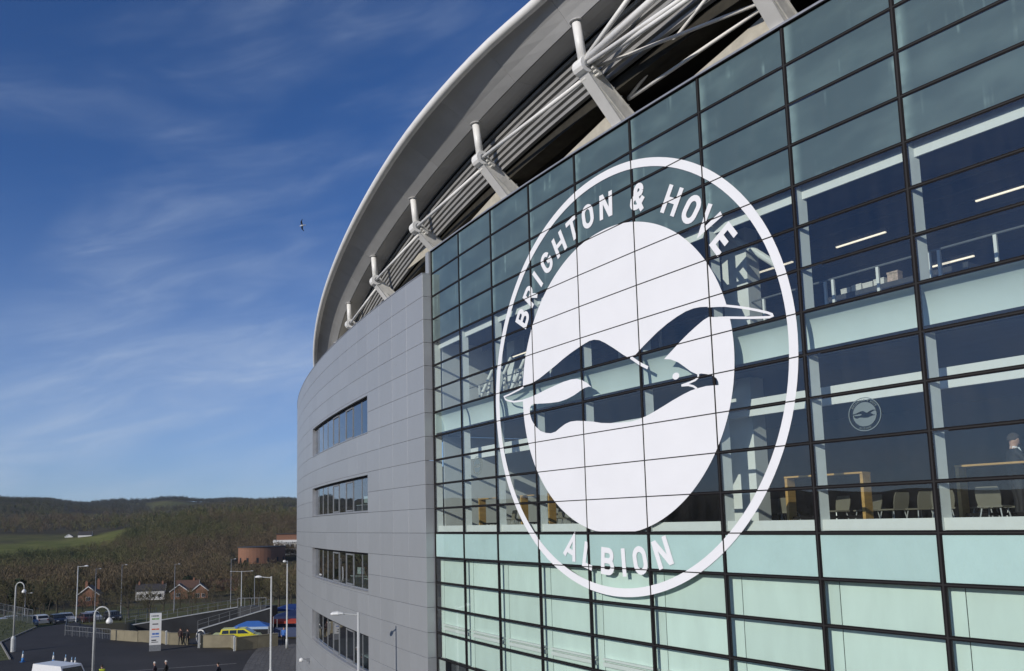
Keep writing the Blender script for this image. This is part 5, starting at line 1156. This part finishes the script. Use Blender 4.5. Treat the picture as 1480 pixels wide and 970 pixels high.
# ------------------------------------------------------------------ trees
def bare_tree(seed, H):
    rnd = random.Random(seed); tr = MB(); cr = MB()
    def limb(p, d, L, r, lev):
        pts = [p]; q = p.copy(); dd = d.copy(); ns = 4 if lev < 2 else 3
        for k in range(ns):
            dd = (dd + Vector((rnd.uniform(-.22, .22), rnd.uniform(-.22, .22), rnd.uniform(-.05, .16)))).normalized(); q = q + dd * L / ns; pts.append(q.copy())
        (tr if lev < 2 else cr).path(pts, [r * (1 - 0.6 * k / ns) for k in range(ns + 1)], 6 if lev < 2 else 3, cap=False)
        if lev == 3:
            for k in range(7):
                b_ = pts[rnd.randint(1, ns)]; t = (dd + Vector((rnd.uniform(-1, 1), rnd.uniform(-1, 1), rnd.uniform(-.5, .8)))).normalized(); l = rnd.uniform(0.25, 0.55) * H / 9; s_ = t.cross(Vector((rnd.uniform(-1, 1), rnd.uniform(-1, 1), rnd.uniform(-1, 1)))).normalized() * 0.022 * H / 9
                cr.face([b_ - s_, b_ + s_, b_ + t * l])
            return
        nb = (6, 5, 5)[lev]
        for k in range(nb):
            i = rnd.randint(1 if lev else 2, ns); a = rnd.uniform(0, 2 * pi); spread = rnd.uniform(0.5, 1.0)
            side = dd.cross(Vector((cos(a), sin(a), 0.3))).normalized(); nd = (dd * (1 - 0.45 * spread) + side * spread + Vector((0, 0, 0.15))).normalized()
            limb(pts[i], nd, L * rnd.uniform(0.45, 0.68), r * 0.42, lev + 1)
    limb(Vector((0, 0, -0.3)), Vector((0, 0, 1)), H * 0.55, H * 0.022, 0)
    return tr.mesh('trunk', M_bark), cr.mesh('crown', M_twig)
kinds = [bare_tree(11 + k, 9.0) for k in range(5)]
def put_tree(x, y, k, sc_, label, grp):
    r = empty('bare_tree', (x, y, height(x, y) - 0.1), random.uniform(0, 6)); r.scale = (sc_, sc_, sc_ * random.uniform(0.9, 1.1))
    inst('trunk', kinds[k][0], r, (0, 0, 0)); inst('crown', kinds[k][1], r, (0, 0, 0)); tag(r, label, 'tree', grp)
random.seed(21)
def pol(d, az): return C0[0] - d * cos(radians(az)), C0[1] + d * sin(radians(az))
for k in range(60):
    az = -1.5 + 21 * ((k * 0.618) % 1); d = random.uniform(185, 330)
    if 4.3 < az < 15.6: d = random.uniform(372, 470)      # behind the houses
    x, y = pol(d, az); put_tree(x, y, k % 5, random.uniform(0.85, 1.45), 'bare winter tree with brown twiggy crown ' + ('behind the grass verge fence' if az < 4.3 else 'behind the brick house with two chimneys' if az < 8 else 'behind the long white house' if az < 10.6 else 'behind the twin brick gables' if az < 15.6 else 'below the round brick block'), 'bare trees around the houses')
for k in range(30):
    az = 4.4 + 11 * ((k * 0.618 + 0.37) % 1); d = random.uniform(235, 300); x, y = pol(d, az); put_tree(x, y, k % 5, random.uniform(0.5, 0.95), 'small bare tree in the gardens on the near side of the houses', 'bare garden trees')
for k, (d, az, s_) in enumerate(((137, -0.5, 0.95), (146, 2.6, 0.9), (150, 8.4, 0.85), (158, 9.6, 0.75), (135, 0.9, 0.8), (165, 12.2, 0.6))):
    x, y = pol(d, az); put_tree(x, y, (k + 2) % 5, s_, 'slender bare tree standing among the parked cars', 'bare trees by the parked cars')
for k in range(34):
    az = 2.5 + 14 * ((k * 0.618 + 0.2) % 1); d = 150 + 155 * ((k * 0.382) % 1); x, y = pol(d, az); sc_ = random.uniform(0.20, 0.42)
    r = empty('shrub', (x, y, height(x, y) - 0.3), random.uniform(0, 6)); r.scale = (sc_ * 1.4, sc_ * 1.4, sc_)
    inst('stem', kinds[k % 5][0], r, (0, 0, -2.0)); inst('crown', kinds[k % 5][1], r, (0, 0, -2.0)); tag(r, 'low bare shrub in the gardens in front of the houses', 'shrub', 'garden shrubs')
def leaf_crown(seed, R0, H, n):
    rnd = random.Random(seed); b = MB()
    cl = [(Vector((rnd.gauss(0, .45) * R0, rnd.gauss(0, .45) * R0, H * rnd.uniform(0.2, 0.95))), rnd.uniform(0.28, 0.5) * R0) for _ in range(16)]
    for _ in range(n):
        c, rr = rnd.choice(cl); v_ = Vector((rnd.gauss(0, 1), rnd.gauss(0, 1), rnd.gauss(0, .8))).normalized() * rr * rnd.uniform(0.6, 1); p = c + v_; t = Vector((rnd.uniform(-1, 1), rnd.uniform(-1, 1), rnd.uniform(-1, 1))).normalized() * 0.22; u = t.cross(Vector((rnd.uniform(-1, 1), rnd.uniform(-1, 1), rnd.uniform(-1, 1)))).normalized() * 0.16
        b.face([p - t, p + u, p + t, p - u])
    return b.mesh('crown', M_ever)
ev = [leaf_crown(3, 2.4, 6.5, 1500), leaf_crown(5, 1.9, 7.5, 1300)]; tk = MB(); tk.tube((0, 0, -0.3), (0, 0, 5.5), 0.18, 0.06, 7); tk_me = tk.mesh('trunk', M_bark)
for k in range(16):
    az = 1 + 17.5 * ((k * 0.382 + 0.1) % 1); d = random.uniform(210, 420)
    if 4.3 < az < 15.6: d = random.uniform(380, 520)
    x, y = pol(d, az); r = empty('evergreen_tree', (x, y, height(x, y) - 0.1), random.uniform(0, 6)); s_ = random.uniform(0.9, 1.4); r.scale = (s_, s_, s_); inst('trunk', tk_me, r, (0, 0, 0)); inst('crown', ev[k % 2], r, (0, 0, 0)); tag(r, 'dark evergreen tree in the valley beyond the forecourt', 'tree', 'evergreens in the valley')
# woodland on the slopes: one mass
def wood(seed, n, d0, d1, az0, az1, ntri, size, hh, dens):
    rnd = random.Random(seed); V, Fc, Cc = [], [], []
    for _ in range(n):
        d = sqrt(rnd.uniform(d0 * d0, d1 * d1)); az = rnd.uniform(az0, az1); x, y = pol(d, az)
        if fieldness(x, y) > 0.08: continue
        if 4.0 < az < 15.8 and d < 385: continue
        if 14.5 < az < 19.5 and 470 < d < 605: continue
        nzv = sin(x * 0.021 + 1.3) * sin(y * 0.027 + 0.4) + 0.6 * sin(x * 0.006 + y * 0.009)
        H = hh * rnd.uniform(0.6, 1.35); R0 = H * rnd.uniform(0.28, 0.42); z = height(x, y)
        t = rnd.random() * 0.7 + 0.42 * nzv + 0.42 * max(0, patch(x, y, 60 if d < 1200 else 140, 0.6))
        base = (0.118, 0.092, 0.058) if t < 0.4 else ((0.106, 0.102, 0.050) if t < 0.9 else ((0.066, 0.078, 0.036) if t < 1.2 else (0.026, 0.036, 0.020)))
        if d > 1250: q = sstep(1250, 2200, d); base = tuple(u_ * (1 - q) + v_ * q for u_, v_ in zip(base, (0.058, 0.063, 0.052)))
        kk = rnd.uniform(0.85, 1.15); c = (base[0] * kk, base[1] * kk, base[2] * kk, 1)
        for _k in range(ntri):
            u = Vector((rnd.gauss(0, 1), rnd.gauss(0, 1), rnd.gauss(0, 1))).normalized() * (rnd.random() ** 0.4); px = Vector((x + u.x * R0, y + u.y * R0, z + H * 0.58 + u.z * H * 0.42))
            t1 = Vector((rnd.uniform(-.6, .6), rnd.uniform(-.6, .6), rnd.uniform(0.4, 1.6))).normalized() * size * rnd.uniform(0.7, 1.5); t2 = Vector((rnd.uniform(-1, 1), rnd.uniform(-1, 1), rnd.uniform(-.3, .3))).normalized() * size * rnd.uniform(0.10, 0.26)
            i = len(V); V += [px - t1 * 0.5, px + t2, px + t1 * 0.5]; Fc.append((i, i + 1, i + 2)); Cc += [c, c, c]
    me = bpy.data.meshes.new('woodland'); me.from_pydata([tuple(q) for q in V], [], Fc); ca = me.color_attributes.new('tone', 'FLOAT_COLOR', 'POINT'); flat = [f for c in Cc for f in c]; ca.data.foreach_set('color', flat)
    me.materials.append(M_wood); o = put(bpy.data.objects.new('woodland', me)); return o
M_wood, n_, p_ = principled('winter woodland'); at2 = n_.nodes.new('ShaderNodeVertexColor'); at2.layer_name = 'tone'; n_.links.new(at2.outputs[0], p_.inputs['Base Color']); p_.inputs['Roughness'].default_value = 0.95; p_.inputs['Specular IOR Level'].default_value = 0.05
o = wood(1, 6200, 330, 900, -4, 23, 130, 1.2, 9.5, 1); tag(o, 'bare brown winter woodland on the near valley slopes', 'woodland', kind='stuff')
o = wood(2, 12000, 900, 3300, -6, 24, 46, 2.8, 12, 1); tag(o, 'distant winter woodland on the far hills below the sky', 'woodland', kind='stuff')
o = wood(3, 2600, 300, 1400, -75, -4, 14, 4.5, 11, 1); tag(o, 'winter woodland beyond the forecourt on the side away from the ramps', 'woodland', kind='stuff')

# ------------------------------------------------------------------ gull in the sky
bd = empty('gull', (-46.3, 7.1, 26.4), radians(100)); bd.rotation_euler = (radians(-25), radians(48), radians(150)); bd.scale = (0.68, 0.68, 0.68)
b = MB(); b.lathe((0, 0, 0), [(0.015, -0.30), (0.05, -0.22), (0.095, -0.05), (0.10, 0.08), (0.06, 0.20), (0.055, 0.26), (0.03, 0.32), (0.006, 0.38)], 10)
me = b.mesh('body', M_render, True); me.transform(Matrix.Rotation(radians(-90), 4, 'X')); bo = put(bpy.data.objects.new('body', me), bd)
M_wing = mat('slate grey feather', (0.05, 0.055, 0.065), 0.8, var=0.15)
for sg in (-1, 1):
    b = MB(); st = [(0.06, 0.12, -0.10, 0.0), (0.30, 0.17, -0.07, 0.10), (0.52, 0.12, -0.06, 0.13), (0.80, -0.10, -0.17, 0.08)]
    for (x0, f0, b0_, z0), (x1, f1, b1_, z1) in zip(st[:-1], st[1:]): b.hexa([(sg * x0, f0, z0), (sg * x1, f1, z1), (sg * x1, b1_, z1), (sg * x0, b0_, z0), (sg * x0, f0, z0 + 0.015), (sg * x1, f1, z1 + 0.01), (sg * x1, b1_, z1 + 0.01), (sg * x0, b0_, z0 + 0.015)])
    b.obj('wing', M_wing, bd)
b = MB(); b.hexa([(-0.03, -0.26, 0), (0.03, -0.26, 0), (0.09, -0.44, 0), (-0.09, -0.44, 0), (-0.03, -0.26, 0.02), (0.03, -0.26, 0.02), (0.09, -0.44, 0.01), (-0.09, -0.44, 0.01)]); b.obj('tail', M_render, bd)
b = MB(); b.tube((0, 0.38, 0), (0, 0.45, -0.01), 0.014, 0.004, 6); b.obj('beak', mat('yellow beak', (0.5, 0.3, 0.03), 0.5), bd)
tag(bd, 'gull with dark wings and white body gliding in the blue sky', 'bird')

# ------------------------------------------------------------------ air: thin even haze round everything
hb = MB(); hb.box(-5300, 5300, -5300, 5300, -60, 290); hz_o = hb.obj('haze'); hz_o.data.materials.clear()
hm = bpy.data.materials.new('thin haze'); hm.use_nodes = True; hn = hm.node_tree; hn.nodes.clear()
ho = hn.nodes.new('ShaderNodeOutputMaterial'); hv_ = hn.nodes.new('ShaderNodeVolumePrincipled'); hv_.inputs['Color'].default_value = (0.84, 0.91, 1.0, 1); hv_.inputs['Density'].default_value = 0.00005; hv_.inputs['Anisotropy'].default_value = 0.2
hn.links.new(hv_.outputs[0], ho.inputs['Volume']); hz_o.data.materials.append(hm); tag(hz_o, 'thin pale winter haze over the whole valley', 'haze', kind='stuff')
